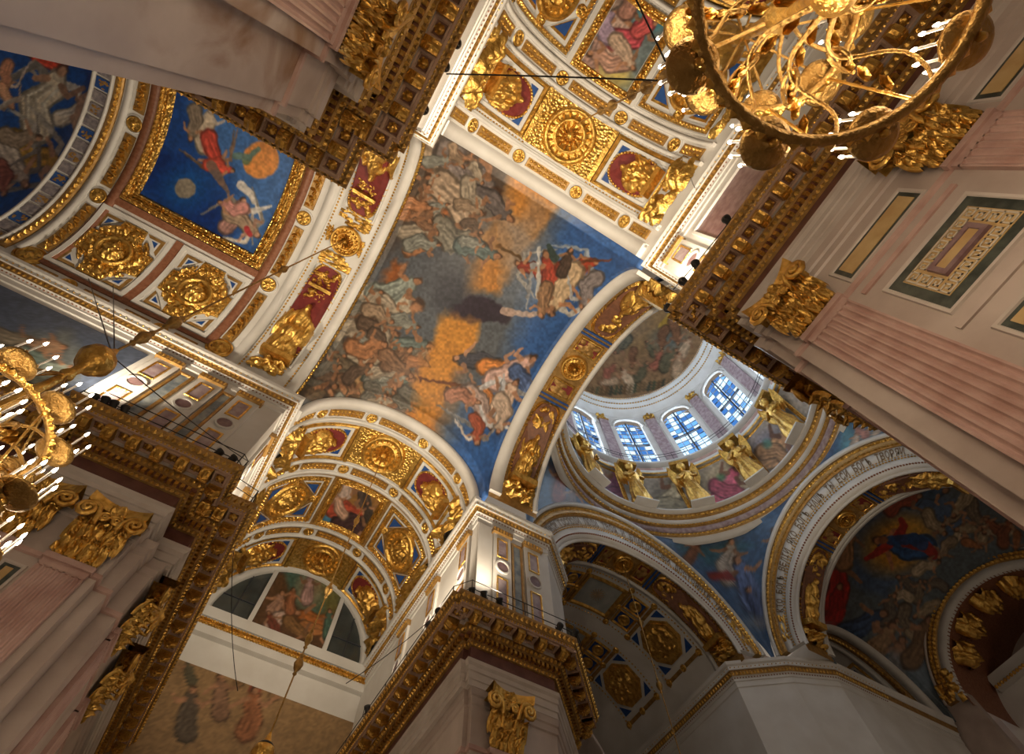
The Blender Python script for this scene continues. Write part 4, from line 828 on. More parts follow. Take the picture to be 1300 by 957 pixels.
for r_, h, sz in ((11.2, 60.6, .12), (10.8, 61.3, .14), (10.5, 62.2, .1)): q = Cyl(r_); on(q, row(line(0, h, 2 * math.pi * r_, h, sz * 2.6), (sz, sz), .14, 'bead'), 'bead_row', 'gold', dw, kind='stuff')
A, T = np.meshgrid(np.linspace(0, 2 * math.pi, 260), np.linspace(0, 1.45, 70), indexing='ij')
fresco('painting', np.stack([DX + 10.45 * np.cos(T) * np.cos(A), DY + 10.45 * np.cos(T) * np.sin(A), 62.4 + 12 * np.sin(T)], -1), dome_cv, ce, 'dome fresco of a crowded heaven')
# gallery rail in front of the windows
gr = empty('gallery_rail', 'thin black rail running round the drum below the windows', 'railing')
t_ = np.linspace(0, 2 * math.pi, 97)[:-1]
for h in (49.2, 48.75): MB().tube(np.stack([DX + 11.3 * np.cos(t_), DY + 11.3 * np.sin(t_), 0 * t_ + h], -1), .035, 4, True).build('rail', 'black_metal', gr)
pm = MB().tube([(0, 0, 48.0), (0, 0, 49.2)], .03, 4).build('post', 'black_metal', gr); pm.location = (DX + 11.3, DY, 0)
for k in range(1, 48): place('post', pm.data, Matrix.Translation((DX + 11.3 * math.cos(k * math.pi / 24), DY + 11.3 * math.sin(k * math.pi / 24), 0)), gr)
# gilded angels standing on the ring
def angel_meshes():
    n, mz = 40, 30; A, T = np.meshgrid(np.linspace(0, 2 * math.pi, n), np.linspace(0, 1, mz), indexing='ij')
    R = np.interp(T, [0, .1, .35, .55, .68, .8, .88, .93, 1], [.95, 1.0, .85, .62, .55, .72, .62, .24, .2]); R = R * (1 + (.13 * np.sin(A * 9 + 6 * T) + .07 * np.sin(A * 5 - 9 * T)) * np.clip(1.3 - T * 1.3, .15, 1))
    body = MB().grid(np.stack([R * np.cos(A) * .8, R * np.sin(A), T * 5.9 + .02], -1))
    head = MB().lathe([(.001, 5.75), (.28, 5.85), (.4, 6.15), (.42, 6.4), (.34, 6.7), (.16, 6.86), (.001, 6.9)], 14)
    hair = MB().lathe([(.44, 6.25), (.5, 6.45), (.42, 6.75), (.2, 6.95), (.001, 7.0)], 12)
    wing = {}
    for sg in (-1, 1):
        P, Q = np.meshgrid(np.linspace(0, 1, 12), np.linspace(-.5, .5, 9), indexing='ij')
        wd = np.interp(P, [0, .3, .7, 1], [.5, 1.1, .95, .25]); wing[sg] = MB().grid(np.stack([.5 - .25 * P + .12 * np.cos(Q * 20) * P, sg * (.75 + Q * wd * .9 + P * .55), 4.0 + P * 3.3 - np.abs(Q) * .5], -1))
    arm = {sg: MB().tube([(0, sg * .62, 5.15), (-.25, sg * .95, 4.5), (-.62, sg * .7, 3.9), (-.8, sg * .2, 4.1 + .25 * sg)], [.25, .21, .16, .11], 7) for sg in (-1, 1)}
    return body, head, hair, wing, arm
body, head, hair, wing, arm = angel_meshes(); ang_me = None
ANG = {-1: 'past the saint in orange and green', 0: 'between the saints in pink and in orange', 1: 'between the saints in beige and in pink', 2: 'between the saints in violet and in beige', 3: 'next to the white arch edge'}
for k in range(-1, 4):
    a = math.radians(15 + 30 * k); r_ = 10.75
    o = empty('angel_statue', 'gilded winged angel statue on the dome ring ' + ANG[k], 'statue', (DX + r_ * math.cos(a), DY + r_ * math.sin(a), 39.05 + EYE), 'gilded angels of the drum'); o.rotation_euler = (0, 0, a)
    if ang_me is None:
        ang_me = [(nm, b_.build(nm, 'gold', o, True, raw=True).data) for nm, b_ in (('robe', body), ('head', head), ('hair', hair), ('wing', wing[-1]), ('wing', wing[1]), ('arm', arm[-1]), ('arm', arm[1]))]
        ang_me.append(('pedestal', MB().box(-.95, .75, -1.1, 1.1, -.02, .12).build('pedestal', 'white', o, raw=True).data)); ang_me.append(('crowning_block', MB().box(-.2, 1.1, -1.0, 1.0, 7.0, 7.5).build('crowning_block', 'gold', o, raw=True).data))
    else:
        for nm, me in ang_me: link(nm, me, o)
# ---------------------------------------------------------------- piers: shaft, pilasters, capitals, entablature, attic
def offs(poly, d):
    """offset a plan polyline to its right-hand side"""
    P = [np.array(p, float) for p in poly]; N = []
    for a, b in zip(P[:-1], P[1:]):
        t = (b - a) / np.linalg.norm(b - a); N.append(np.array([t[1], -t[0]]))
    out = [P[0] + N[0] * d]
    for k in range(1, len(P) - 1): out.append(P[k] + (N[k - 1] + N[k]) / (1 + N[k - 1] @ N[k]) * d)
    return out + [P[-1] + N[-1] * d]
def sweep(poly, prof, name, mt_, parent):
    """prof = (out, h) points carried along the plan"""
    return MB().grid(np.stack([np.array([(*q, h) for q in offs(poly, o)]) for o, h in prof], 1)).build(name, mt_, parent)
def along(poly, d, step, margin=0., ends=True):
    """positions and outward angle along the offset plan"""
    q = offs(poly, d); r = []
    for a, b in zip(q[:-1], q[1:]):
        L = np.linalg.norm(b - a)
        if L < step * .6: continue
        t = (b - a) / L; n = np.array([t[1], -t[0]]); k = max(1, int(round((L - 2 * margin) / step)))
        for i in range(k):
            p = a + t * (margin + (L - 2 * margin) * (i + .5) / k); r.append((p[0], p[1], math.atan2(n[1], n[0]), (L - 2 * margin) / k))
    return r
def near(p, lim=46): return math.hypot(p[0], p[1]) < lim
class Wall:
    """vertical plane: u along, s = height, d outwards"""
    def __init__(q, x, y, ang): q.o = (x, y); q.t = (-math.sin(ang), math.cos(ang)); q.n = (math.cos(ang), math.sin(ang))
    def F(q, u, s, d): return np.stack([q.o[0] + u * q.t[0] + d * q.n[0], q.o[1] + u * q.t[1] + d * q.n[1], s + 0 * u], -1)
def leaf_run(poly, out, h, size, ht, step, name, parent, kind='leaf', mt_='gold', vert=True):
    m = MB()
    for x, y, a, w_ in along(poly, out, step):
        if not near((x, y)): continue
        q = row([(0, h, math.pi / 2 if vert else 0)], size, ht, kind); m.add(Wall(x, y, a).F(*q.arrays().T), q.f)
    return tag(m.build(name, mt_, parent), kind='stuff')
def box_run(poly, out, h0, h1, w_, dep, step, name, mt_, parent):
    m = MB()
    for x, y, a, ww in along(poly, out, step):
        if not near((x, y)): continue
        q = MB().box(-w_ / 2, w_ / 2, h0, h1, -.05, dep); m.add(Wall(x, y, a).F(*q.arrays().T), q.f)
    return tag(m.build(name, mt_, parent), kind='stuff')
MOD = {}
def modillion_mesh():
    if 'm' in MOD: return MOD['m']
    b = MB().box(0, .56, -.2, .2, .16, .42)                                   # x outwards
    t = np.linspace(0, 1, 12); P = np.stack([np.stack([t * .58, 0 * t + y, .16 - .22 * np.sin(t * math.pi * .9) * (1 - .45 * t)], -1) for y in (-.2, -.1, 0, .1, .2)], 1); P[:, 2, 2] -= .07
    b.grid(P)
    for y in (-.2, .2): b.add([(0, y, .42)] + [(float(a), y, float(c)) for a, c in zip(t * .58, P[:, 0, 2])] + [(.58, y, .42)], [tuple(range(14))])
    for k in range(5): b.tube([(.08 + k * .11, -.17, .1 - .12 * math.sin(k)), (.08 + k * .11, .17, .1 - .12 * math.sin(k))], .06, 5)
    me = b.build('modillion', 'gold', None, raw=True); MOD['m'] = me.data; bpy.data.objects.remove(me)
    c = MB(); r = .36
    P = lambda s, z: [(-s * .84, -s, z), (s * .84, -s, z), (s * .84, s, z), (-s * .84, s, z)]
    v = P(.33, .02) + P(.33, -.12) + P(.25, -.12) + P(.21, -.03); c.add(v, [(a + k, a + (k + 1) % 4, a + 4 + (k + 1) % 4, a + 4 + k) for a in (0, 4, 8) for k in range(4)])
    o = c.build('coffer', 'rose_stone', None, raw=True); MOD['c'] = o.data; bpy.data.objects.remove(o)
    o = MB().add(P(.24, -.025), [(0, 1, 2, 3)]).build('coffer_ground', 'coffer', None, raw=True); MOD['g'] = o.data; bpy.data.objects.remove(o)
    f = MB().lathe([(.16, -.03), (.15, -.07), (.1, -.06), (.07, -.13), (.001, -.15)], 10)
    for k in range(6):
        a = k * math.pi / 3; f.add([(.07 * math.cos(a), .07 * math.sin(a), -.05), (.16 * math.cos(a - .3), .16 * math.sin(a - .3), -.03), (.17 * math.cos(a), .17 * math.sin(a), -.11), (.16 * math.cos(a + .3), .16 * math.sin(a + .3), -.03)], [(0, 1, 2), (0, 2, 3)])
    o = f.build('coffer_flower', 'gold', None, True, raw=True); MOD['f'] = o.data; bpy.data.objects.remove(o)
    return MOD['m']
def entablature(poly, P):
    """from the capitals up: architrave, dark frieze, gilded bed mouldings, modillions with coffers, corona, leaf cyma"""
    sweep(poly, [(-.5, 15.05), (0, 15.05), (0, 15.3), (.05, 15.32), (.05, 15.62), (.1, 15.65), (.1, 15.85), (.18, 15.95), (.2, 16.1), (0, 16.12)], 'architrave', 'marble_pale', P)
    sweep(poly, [(0, 16.1), (0, 16.82)], 'frieze', 'marble_red', P)
    sweep(poly, [(0, 16.8), (.08, 16.82), (.12, 16.95), (.22, 16.98)], 'bed_moulding', 'ochre', P); leaf_run(poly, .1, 16.88, (.09, .1), .1, .2, 'leaf_moulding', P)
    sweep(poly, [(.2, 16.98), (.2, 17.2), (.36, 17.2)], 'dentil_ground', 'brown', P); box_run(poly, .2, 17.0, 17.18, .14, .16, .25, 'dentils', 'gold', P)
    sweep(poly, [(.36, 17.18), (.36, 17.24), (.44, 17.26), (.5, 17.42), (.56, 17.43)], 'egg_moulding', 'ochre', P); leaf_run(poly, .43, 17.33, (.1, .1), .13, .22, 'eggs', P, 'bead')
    sweep(poly, [(.56, 17.43), (.56, 17.72)], 'modillion_band', 'marble_pale', P); sweep(poly, [(.54, 17.72), (1.12, 17.72), (1.12, 17.69), (1.2, 17.69), (1.2, 17.86), (1.24, 17.86)], 'corona', 'rose_stone', P)
    sweep(poly, [(1.2, 17.84), (1.24, 17.86), (1.29, 17.95), (1.4, 18.08), (1.42, 18.2), (1.0, 18.24), (-.9, 18.26)], 'cyma', 'ochre', P); leaf_run(poly, 1.32, 18.02, (.15, .13), .12, .26, 'leaf_cyma', P); leaf_run(poly, 1.2, 17.78, (.05, .06), .06, .16, 'bead_cyma', P, 'bead')
    mm = modillion_mesh(); qi = offs(poly, .84)
    for k in range(1, len(poly) - 1):
        a_, b_, c_ = (np.array(poly[i], float) for i in (k - 1, k, k + 1)); t1, t2 = (b_ - a_) / np.linalg.norm(b_ - a_), (c_ - b_) / np.linalg.norm(c_ - b_)
        if t1[0] * t2[1] - t1[1] * t2[0] > .3 and near(qi[k], 40) and min(np.linalg.norm(qi[k] - qi[k - 1]), 9) > .15:      # outer corners
            M = Matrix.Translation((qi[k][0], qi[k][1], 17.72 + EYE)) @ Matrix.Rotation(math.atan2(t1[1], t1[0]), 4, 'Z')
            o = place('coffer', MOD['c'], M, P); link('coffer_ground', MOD['g'], o); link('coffer_flower', MOD['f'], o)
    q = offs(poly, .56); ql = [np.linalg.norm(b - a) for a, b in zip(q[:-1], q[1:])]
    for a, b in zip(q[:-1], q[1:]):
        L = np.linalg.norm(b - a)
        if L < .9: continue
        t = (b - a) / L; n = np.array([t[1], -t[0]]); k = max(1, int(round((L - .5) / 1.06))); ang = math.atan2(n[1], n[0])
        for i in range(k + 1):
            p = a + t * (.25 + (L - .5) * i / k)
            if not near(p, 40): continue
            Rz = Matrix.Rotation(ang, 4, 'Z'); place('modillion', mm, Matrix.Translation((p[0], p[1], 17.3 + EYE)) @ Rz, P)
            if i < k:
                pc = a + t * (.25 + (L - .5) * (i + .5) / k) + n * .28; M = Matrix.Translation((pc[0], pc[1], 17.72 + EYE)) @ Rz
                o = place('coffer', MOD['c'], M, P); link('coffer_ground', MOD['g'], o); link('coffer_flower', MOD['f'], o)
def attic(poly, P, top=True):
    sweep(poly, [(0, 18.0), (0, 24.6)], 'attic_wall', 'white', P)
    sweep(poly, [(0, 24.55), (.06, 24.6), (.06, 24.95), (.12, 24.98), (.12, 25.12)], 'attic_frieze', 'white', P)
    sweep(poly, [(.12, 25.12), (.16, 25.2), (.24, 25.25)], 'attic_bed', 'white', P); leaf_run(poly, .15, 25.16, (.05, .05), .05, .2, 'attic_beads', P, 'bead', 'brown')
    sweep(poly, [(.22, 25.25), (.24, 25.3), (.3, 25.55), (.36, 25.58)], 'attic_cyma', 'ochre', P); leaf_run(poly, .27, 25.42, (.13, .12), .1, .26, 'attic_leaves', P)
    sweep(poly, [(.34, 25.58), (.42, 25.6), (.42, 25.85), (.48, 25.9)], 'attic_corona', 'white', P); leaf_run(poly, .42, 25.74, (.04, .05), .05, .3, 'attic_studs', P, 'bead')
    sweep(poly, [(.46, 25.88), (.52, 25.95), (.55, 26.15), (.3, 26.25), (-.6, 26.3)], 'attic_lip', 'white', P)
def attic_panel(W, u0, u1, P, kind='pair'):
    """attic pilaster: gilded leaf bar, violet panel, disc, lower panel"""
    uc = (u0 + u1) / 2; hw = (u1 - u0) / 2
    o = on(W, slab(u0, u1, 18.2, 24.25, 0, .14), 'attic_pilaster', 'white', P)
    b = on(W, slab(u0 - .08, u1 + .08, 24.2, 24.55, 0, .3), 'leaf_bar', 'ochre', o); on(W, row([(u, 24.37, math.pi / 2) for u in np.arange(u0, u1 + .01, .2)], (.15, .09), .1, 'leaf', .3), 'bar_leaves', 'gold', b)
    for h0, h1 in ((22.4, 23.85), (18.6, 21.0)):
        f = on(W, frame(uc - hw * .62, uc + hw * .62, h0, h1, [(0, .14), (.02, .2), (.08, .2), (.12, .15)]), 'panel_frame', 'gold', o); on(W, slab(uc - hw * .55, uc + hw * .55, h0 + .1, h1 - .1, .1, .16), 'violet_panel', 'marble_violet', f)
    d = on(W, disc(uc, 21.75, [(.46, .14), (.45, .22), (.36, .22), (.34, .16), (.001, .16)], 20), 'disc_frame', 'white', o); on(W, disc(uc, 21.75, [(.34, .17), (.001, .18)], 18), 'violet_disc', 'marble_porphyry', d)
def attic_strip(W, u0, u1, P):
    o = on(W, frame(u0, u1, 18.3, 24.1, [(0, 0), (.02, .1), (.14, .1), (.2, .02)]), 'strip_frame', 'ochre', P); on(W, slab(u0 + .18, u1 - .18, 18.5, 23.9, 0, .04), 'blue_grey_panel', 'marble_blue', o)
def pilaster(W, u0, u1, P, d0=0., dep=.16, foot=-1.0, flutes=7):
    """fluted shaft with base moulding, astragal and gilded Corinthian capital"""
    uc, hw = (u0 + u1) / 2, (u1 - u0) / 2
    n = flutes; xs = [u0]; prof = [(u0, d0), (u0, d0 + dep)]; fw = (u1 - u0) / (n + .35 * (n + 1)); g = fw * .35; x = u0
    for k in range(n):
        x += g; prof += [(x, d0 + dep)] + [(x + fw * t, d0 + dep - .42 * fw * math.sin(math.pi * t)) for t in (.12, .3, .5, .7, .88)] + [(x + fw, d0 + dep)]; x += fw
    prof += [(u1, d0 + dep), (u1, d0)]
    m = MB(); pr = np.array(prof); H = [foot, 12.55]
    m.grid(np.stack([np.stack([pr[:, 0], np.full(len(pr), h), pr[:, 1]], -1) for h in H], 1)); o = on(W, m, 'pilaster', 'marble_pink', P, label='fluted pink marble pilaster with a gilded capital')
    on(W, slab(u0, u1, 12.5, 12.75, d0, d0 + dep), 'neck', 'marble_pink', o); on(W, slab(u0 - .06, u1 + .06, 12.75, 12.95, d0, d0 + dep + .08), 'astragal', 'marble_pink', o)
    # capital: bell, two tiers of leaves, volutes, abacus
    P2, Q = np.meshgrid(np.linspace(-1, 1, 13), np.linspace(0, 1, 8), indexing='ij'); fl = hw * (.98 + .32 * Q ** 2)
    c_ = on(W, MB().grid(np.stack([uc + P2 * fl, 12.95 + Q * 1.85, d0 + dep * .9 + .34 * Q ** 2 * (1 - .3 * P2 ** 2)], -1)), 'capital', 'gilding', o, True)
    def leaf(cu, h0, ht, w_, out):
        a, b = np.meshgrid(np.linspace(-1, 1, 7), np.linspace(0, 1, 8), indexing='ij'); wd = w_ * np.sin(math.pi * np.clip(.18 + .8 * b, 0, 1)) ** .7 * (1 + .16 * np.cos(a * 9))
        on(W, MB().grid(np.stack([cu + a * wd, h0 + ht * (1.1 * b - 1.5 * np.maximum(0, b - .72)), d0 + dep + .03 + out * (b ** 2.4) * 1.2 + .09 * (1 - a * a) + .06 * np.cos(a * 9)], -1)), 'acanthus_leaf', 'gold', c_, True)
    for k in range(4): leaf(uc + (k - 1.5) * hw * .54, 12.95, .75, hw * .3, .3)
    for k in range(5): leaf(uc + (k - 2) * hw * .52, 13.45, .8, hw * .29, .42)
    on(W, field(uc - hw * 1.15, uc + hw * 1.15, 13.0, 14.8, scrolls(5, .34, 60, 'rect', .06, .16), 46, 40, d0 + dep * .9 + .1, .04), 'capital_foliage', 'gold', c_, True)
    t = np.linspace(0, 4.2 * math.pi, 40)
    for sg in (-1, 1):
        r_ = .34 * (1 - t / (4.4 * math.pi)) + .03; cu = uc + sg * hw * 1.12
        V = np.stack([cu - sg * r_ * np.cos(t) , 14.42 + r_ * np.sin(t), d0 + dep + .5 + .14 * t / 13], -1); q = MB().tube(np.concatenate([[[uc + sg * hw * .35, 13.75, d0 + dep + .16]], V[::2]]), np.linspace(.1, .06, 21), 6); on(W, q, 'volute', 'gold', c_, True)
        r_ = r_ * .55; V = np.stack([uc + sg * hw * .27 - sg * r_ * np.cos(t), 14.45 + r_ * np.sin(t), d0 + dep + .42 + 0 * t], -1); on(W, MB().tube(V[::2], np.linspace(.07, .04, 20), 6), 'helix', 'gold', c_, True)
    a = np.linspace(-1, 1, 17); ou = d0 + dep + .72 - .3 * (1 - a ** 2); P3 = np.stack([np.stack([uc + a * hw * 1.42, 0 * a + h, ou * k], -1) for h, k in ((14.72, .0), (14.72, .93), (14.88, 1), (15.05, 1.03), (15.05, 0))], 1); on(W, MB().grid(P3), 'abacus', 'gold', c_)
    on(W, field(uc - .3, uc + .3, 14.55, 15.1, scrolls(3, .25, 7, 'oval', .3, .6), 14, 14, d0 + dep + .36), 'fleuron', 'gold', c_, True)
    return o
def inlay(W, u0, u1, h0, h1, P, d=0., key=False, name='inlaid_panel'):
    o = on(W, frame(u0, u1, h0, h1, [(0, d), (.02, d + .06), (.09, d + .06), (.12, d + .02)]), name, 'marble_pale', P)
    on(W, slab(u0 + .1, u1 - .1, h0 + .1, h1 - .1, d, d + .025), 'dark_border', 'marble_dark', o)
    if not key:
        on(W, slab(u0 + .24, u1 - .24, h0 + .22, h1 - .22, d, d + .045), 'yellow_slab', 'marble_yellow', o); return
    on(W, slab(u0 + .36, u1 - .36, h0 + .36, h1 - .36, d, d + .04), 'cream_border', 'marble_yellow', o)
    a0, a1, b0, b1 = u0 + .39, u1 - .39, h0 + .39, h1 - .39; m = MB(); c_ = .30                      # meander
    def bar(x0, x1, y0, y1): q = MB().box(min(x0, x1), max(x0, x1), min(y0, y1), max(y0, y1), d + .03, d + .055); m.add(q.arrays(), q.f)
    def unit(ox, oy, ex, ey, fx, fy, L):
        g = lambda p, q: (ox + ex * p * L + fx * q, oy + ey * p * L + fy * q)
        for (p0, q0, p1, q1) in ((0, 0, .13, .28), (0, .24, .78, .28), (.65, .08, .78, .28), (.32, .08, .78, .12), (.32, .08, .45, .19), (0, 0, 1, .04)):
            A, B2 = g(p0, q0), g(p1, q1); bar(A[0], B2[0], A[1], B2[1])
    nu, nh = max(1, int((a1 - a0 - .3) / .27)), max(1, int((b1 - b0 - .3) / .27)); lu, lh = (a1 - a0 - .3) / nu, (b1 - b0 - .3) / nh
    for k in range(nu): unit(a0 + k * lu, b0, 1, 0, 0, 1, lu); unit(a1 - k * lu, b1, -1, 0, 0, -1, lu)
    for k in range(nh): unit(a1, b0 + k * lh, 0, 1, -1, 0, lh); unit(a0, b1 - k * lh, 0, -1, 1, 0, lh)
    tag(on(W, m, 'meander', 'marble_cream', o), kind='stuff')
    i = .74; on(W, frame(u0 + i, u1 - i, h0 + i, h1 - i, [(0, d + .03), (.02, d + .12), (.14, d + .12), (.16, d + .06)]), 'porphyry_frame', 'marble_porphyry', o); on(W, slab(u0 + i + .14, u1 - i - .14, h0 + i + .14, h1 - i - .14, d, d + .09), 'yellow_slab', 'marble_yellow', o)
def shaft(poly, P, mt_='marble_grey', name='shaft'): return sweep(poly, [(0, -EYE), (0, 15.1)], name, mt_, P)
def fascia(poly, P):                        # stepped marble band level with the capitals
    sweep(poly, [(0, 14.45), (.06, 14.5), (.06, 14.75), (.12, 14.8), (.16, 15.05), (0, 15.06)], 'impost', 'marble_grey', P); sweep(poly, [(0, 12.75), (.07, 12.78), (.07, 12.93), (0, 12.95)], 'string_course', 'marble_pink', P)
# ---- pier beside the camera, its plain stained face towards the bay
PA = empty('pier', 'huge marble pier with a stained plain face and gilded coffered cornice under the blue vault', 'pier')
pa = [(-4.4, -16), (-4.4, 0), (-4.6, 0), (-4.6, .5), (-5.6, .5), (-5.6, 2.03), (-18, 2.03)]
entablature(pa, PA); attic([(-3.75, -16), (-3.75, .55), (-24, .55)], PA)
sa = [(-4.6, -16), (-4.6, .13), (-4.98, .13), (-4.98, 1.42), (-5.12, 1.42), (-5.12, 1.72), (-18, 1.72)]
shaft(sa, PA, 'marble_stained'); fascia(sa, PA)
WA = Wall(-4.6, 0, 0); pilaster(WA, -1.62, -.22, PA); pilaster(WA, -6.9, -5.5, PA); inlay(WA, -5.1, -2.05, 9.9, 11.9, PA, key=True); inlay(WA, -5.1, -2.05, 13.05, 14.0, PA)
# ---- pier with the Greek key panels
PB = empty('pier', 'marble pier with Greek key inlay, fluted pilasters and gilded capitals beside the chandelier', 'pier')
pb = [(17.2, -3.1), (14.0, .15), (9.6, .15), (9.6, -.1), (9.4, -.1), (9.4, -16)]
entablature(pb, PB); attic([(17.4, -3.7), (13.7, .1), (9.3, .1), (9.3, -16)], PB)
sb = [(17.4, -3.0), (14.2, .47), (9.88, .47), (9.88, .12), (9.56, .12), (9.56, -16)]
shaft(sb, PB); fascia(sb, PB)
WB = Wall(9.56, 0, math.pi); pilaster(WB, .33, 1.72, PB); pilaster(WB, 5.5, 6.9, PB); inlay(WB, 2.2, 4.95, 9.88, 11.92, PB, key=True); inlay(WB, 2.15, 4.93, 13.0, 14.0, PB); inlay(WB, 2.2, 4.95, 6.0, 9.0, PB); inlay(WB, 7.3, 10.0, 9.88, 11.92, PB, key=True); inlay(WB, 7.3, 10.0, 13.0, 14.0, PB)
on(WB, slab(2.0, 5.1, 9.45, 9.6, 0, .06), 'string_course', 'marble_grey', PB); on(WB, slab(2.0, 5.1, 12.3, 12.45, 0, .06), 'string_course', 'marble_pink', PB)
WB2 = Wall(9.88, .47, math.pi / 2); pilaster(WB2, -3.4, -2.0, PB)
WT = Wall(9.3, 0, math.pi)
for u in (.17, 6.0): attic_panel(WT, u, u + 1.3, PB)
pt = on(WT, frame(1.85, 5.8, 18.6, 23.8, [(0, 0), (.03, .12), (.16, .12), (.2, .02)]), 'picture_frame', 'white', PB); on(WT, slab(2.05, 5.6, 18.8, 23.6, 0, .03), 'brown_picture', 'marble_porphyry', pt)
# ---- pier under the attic with the violet panels
PD = empty('pier', 'marble pier with gilded capitals below the railed attic of violet marble panels', 'pier')
pd_ = [(-24, 17.9), (-8.75, 17.9), (-8.75, 17.08), (-4.6, 17.08), (-4.6, 18.6), (-3.47, 18.6), (-3.47, 34)]
entablature(pd_, PD); attic([(-24, 17.05), (-3.8, 17.05), (-3.8, 34.1)], PD)
sd = [(-24, 18.0), (-8.85, 18.0), (-8.85, 17.25), (-4.75, 17.25), (-4.75, 17.7), (-4.3, 17.7), (-4.3, 18.5), (-3.75, 18.5), (-3.75, 34)]
shaft(sd, PD); fascia(sd, PD)
WD = Wall(0, 17.25, -math.pi / 2); pilaster(WD, -6.4, -5.0, PD); pilaster(WD, -8.72, -7.32, PD); inlay(WD, -7.22, -6.52, 6, 12.4, PD)
WD2 = Wall(-3.75, 18.5, 0); pilaster(WD2, .7, 2.1, PD); pilaster(WD2, 4.5, 5.9, PD)
W = Wall(0, 17.05, -math.pi / 2)
for u in (-8.15, -6.13, -10.4): attic_panel(W, u, u + 1.22, PD)
attic_strip(W, -6.88, -6.16, PD); attic_strip(W, -9.1, -8.3, PD)
X, Z = np.meshgrid(np.linspace(-22, -10.75, 90), np.linspace(18.2, 24.2, 60), indexing='ij'); fresco('painting', np.stack([X, 0 * X + 17.0, Z], -1), side_cv, PD, 'dim blue grey wall painting of seated figures')
W = Wall(-3.8, 0, 0)
for u in (18.4, 22.4, 26.4): attic_panel(W, u, u + 1.25, PD)
# ---- pier between the lunette vault and the dome
PC = empty('pier', 'marble pier with a dark red frieze and railed white attic next to the lettered arch', 'pier')
pc_ = [(8.87, 34), (8.87, 18.6), (9.1, 18.6), (9.1, 18.32), (13.5, 18.32), (16.6, 21.4), (16.6, 36)]
entablature(pc_, PC); attic([(8.9, 34.1), (8.9, 18.0), (13.7, 18.0), (16.3, 20.4), (16.3, 36)], PC)
scp = [(9.2, 34), (9.2, 18.8), (9.4, 18.8), (9.4, 18.5), (13.5, 18.5), (16.7, 21.6), (16.7, 36)]; shaft(scp, PC); fascia(scp, PC)
W = Wall(0, 18.0, -math.pi / 2)
for u in (9.9, 11.98): attic_panel(W, u, u + 1.14, PC)
attic_strip(W, 11.12, 11.9, PC); on(W, slab(8.92, 9.75, 18.2, 24.5, 0, .12), 'corner_pilaster', 'white', PC)
W = Wall(8.9, 0, math.pi)
for u in (-20, -24, -28): attic_panel(W, u, u + 1.25, PC)
pilaster(Wall(0, 18.5, -math.pi / 2), 10.2, 11.6, PC)
PE = empty('pier', 'dim chamfered white pier where the two lettered arches meet', 'pier')
pe = [(31.3, 36), (31.3, 21.2), (34.4, 18.9), (37.6, 17.6), (50, 17.6)]; attic(pe, PE); sweep(pe, [(.3, -EYE), (.3, 18.0), (0, 18.1)], 'shaft', 'marble_grey', PE)
for nm_, lb_, b_ in (('wall_east', 'dim marble wall below the dark far arch', (50.2, 51, 15.0, 23.9, -EYE, 27)), ('wall_side', 'dim marble wall closing the small arch past the vision of glory', (36.5, 52, 24, 24.6, -EYE, 33)), ('wall_back', 'dim marble wall closing the coffered vault', (14, 34, 36.1, 36.6, -EYE, 33)), ('wall_north', 'plain wall closing the vault over the chandelier', (-4.5, 10, -16.7, -16.1, 17, 33)), ('wall_west', 'plain wall closing the far vault of angels', (-37, -36, -1, 19, 10, 33)), ('wall_apse', 'dim marble wall behind the altarpiece', (57.5, 58, 0, 18, -EYE, 33))):
    o = MB().box(*b_).build(nm_, 'marble_grey'); tag(o, lb_, kind='structure')
fl = MB().box(-60, 90, -60, 70, -.3, 0).build('floor', 'stone_floor', None, raw=True); tag(fl, 'polished stone floor of the cathedral', kind='structure')
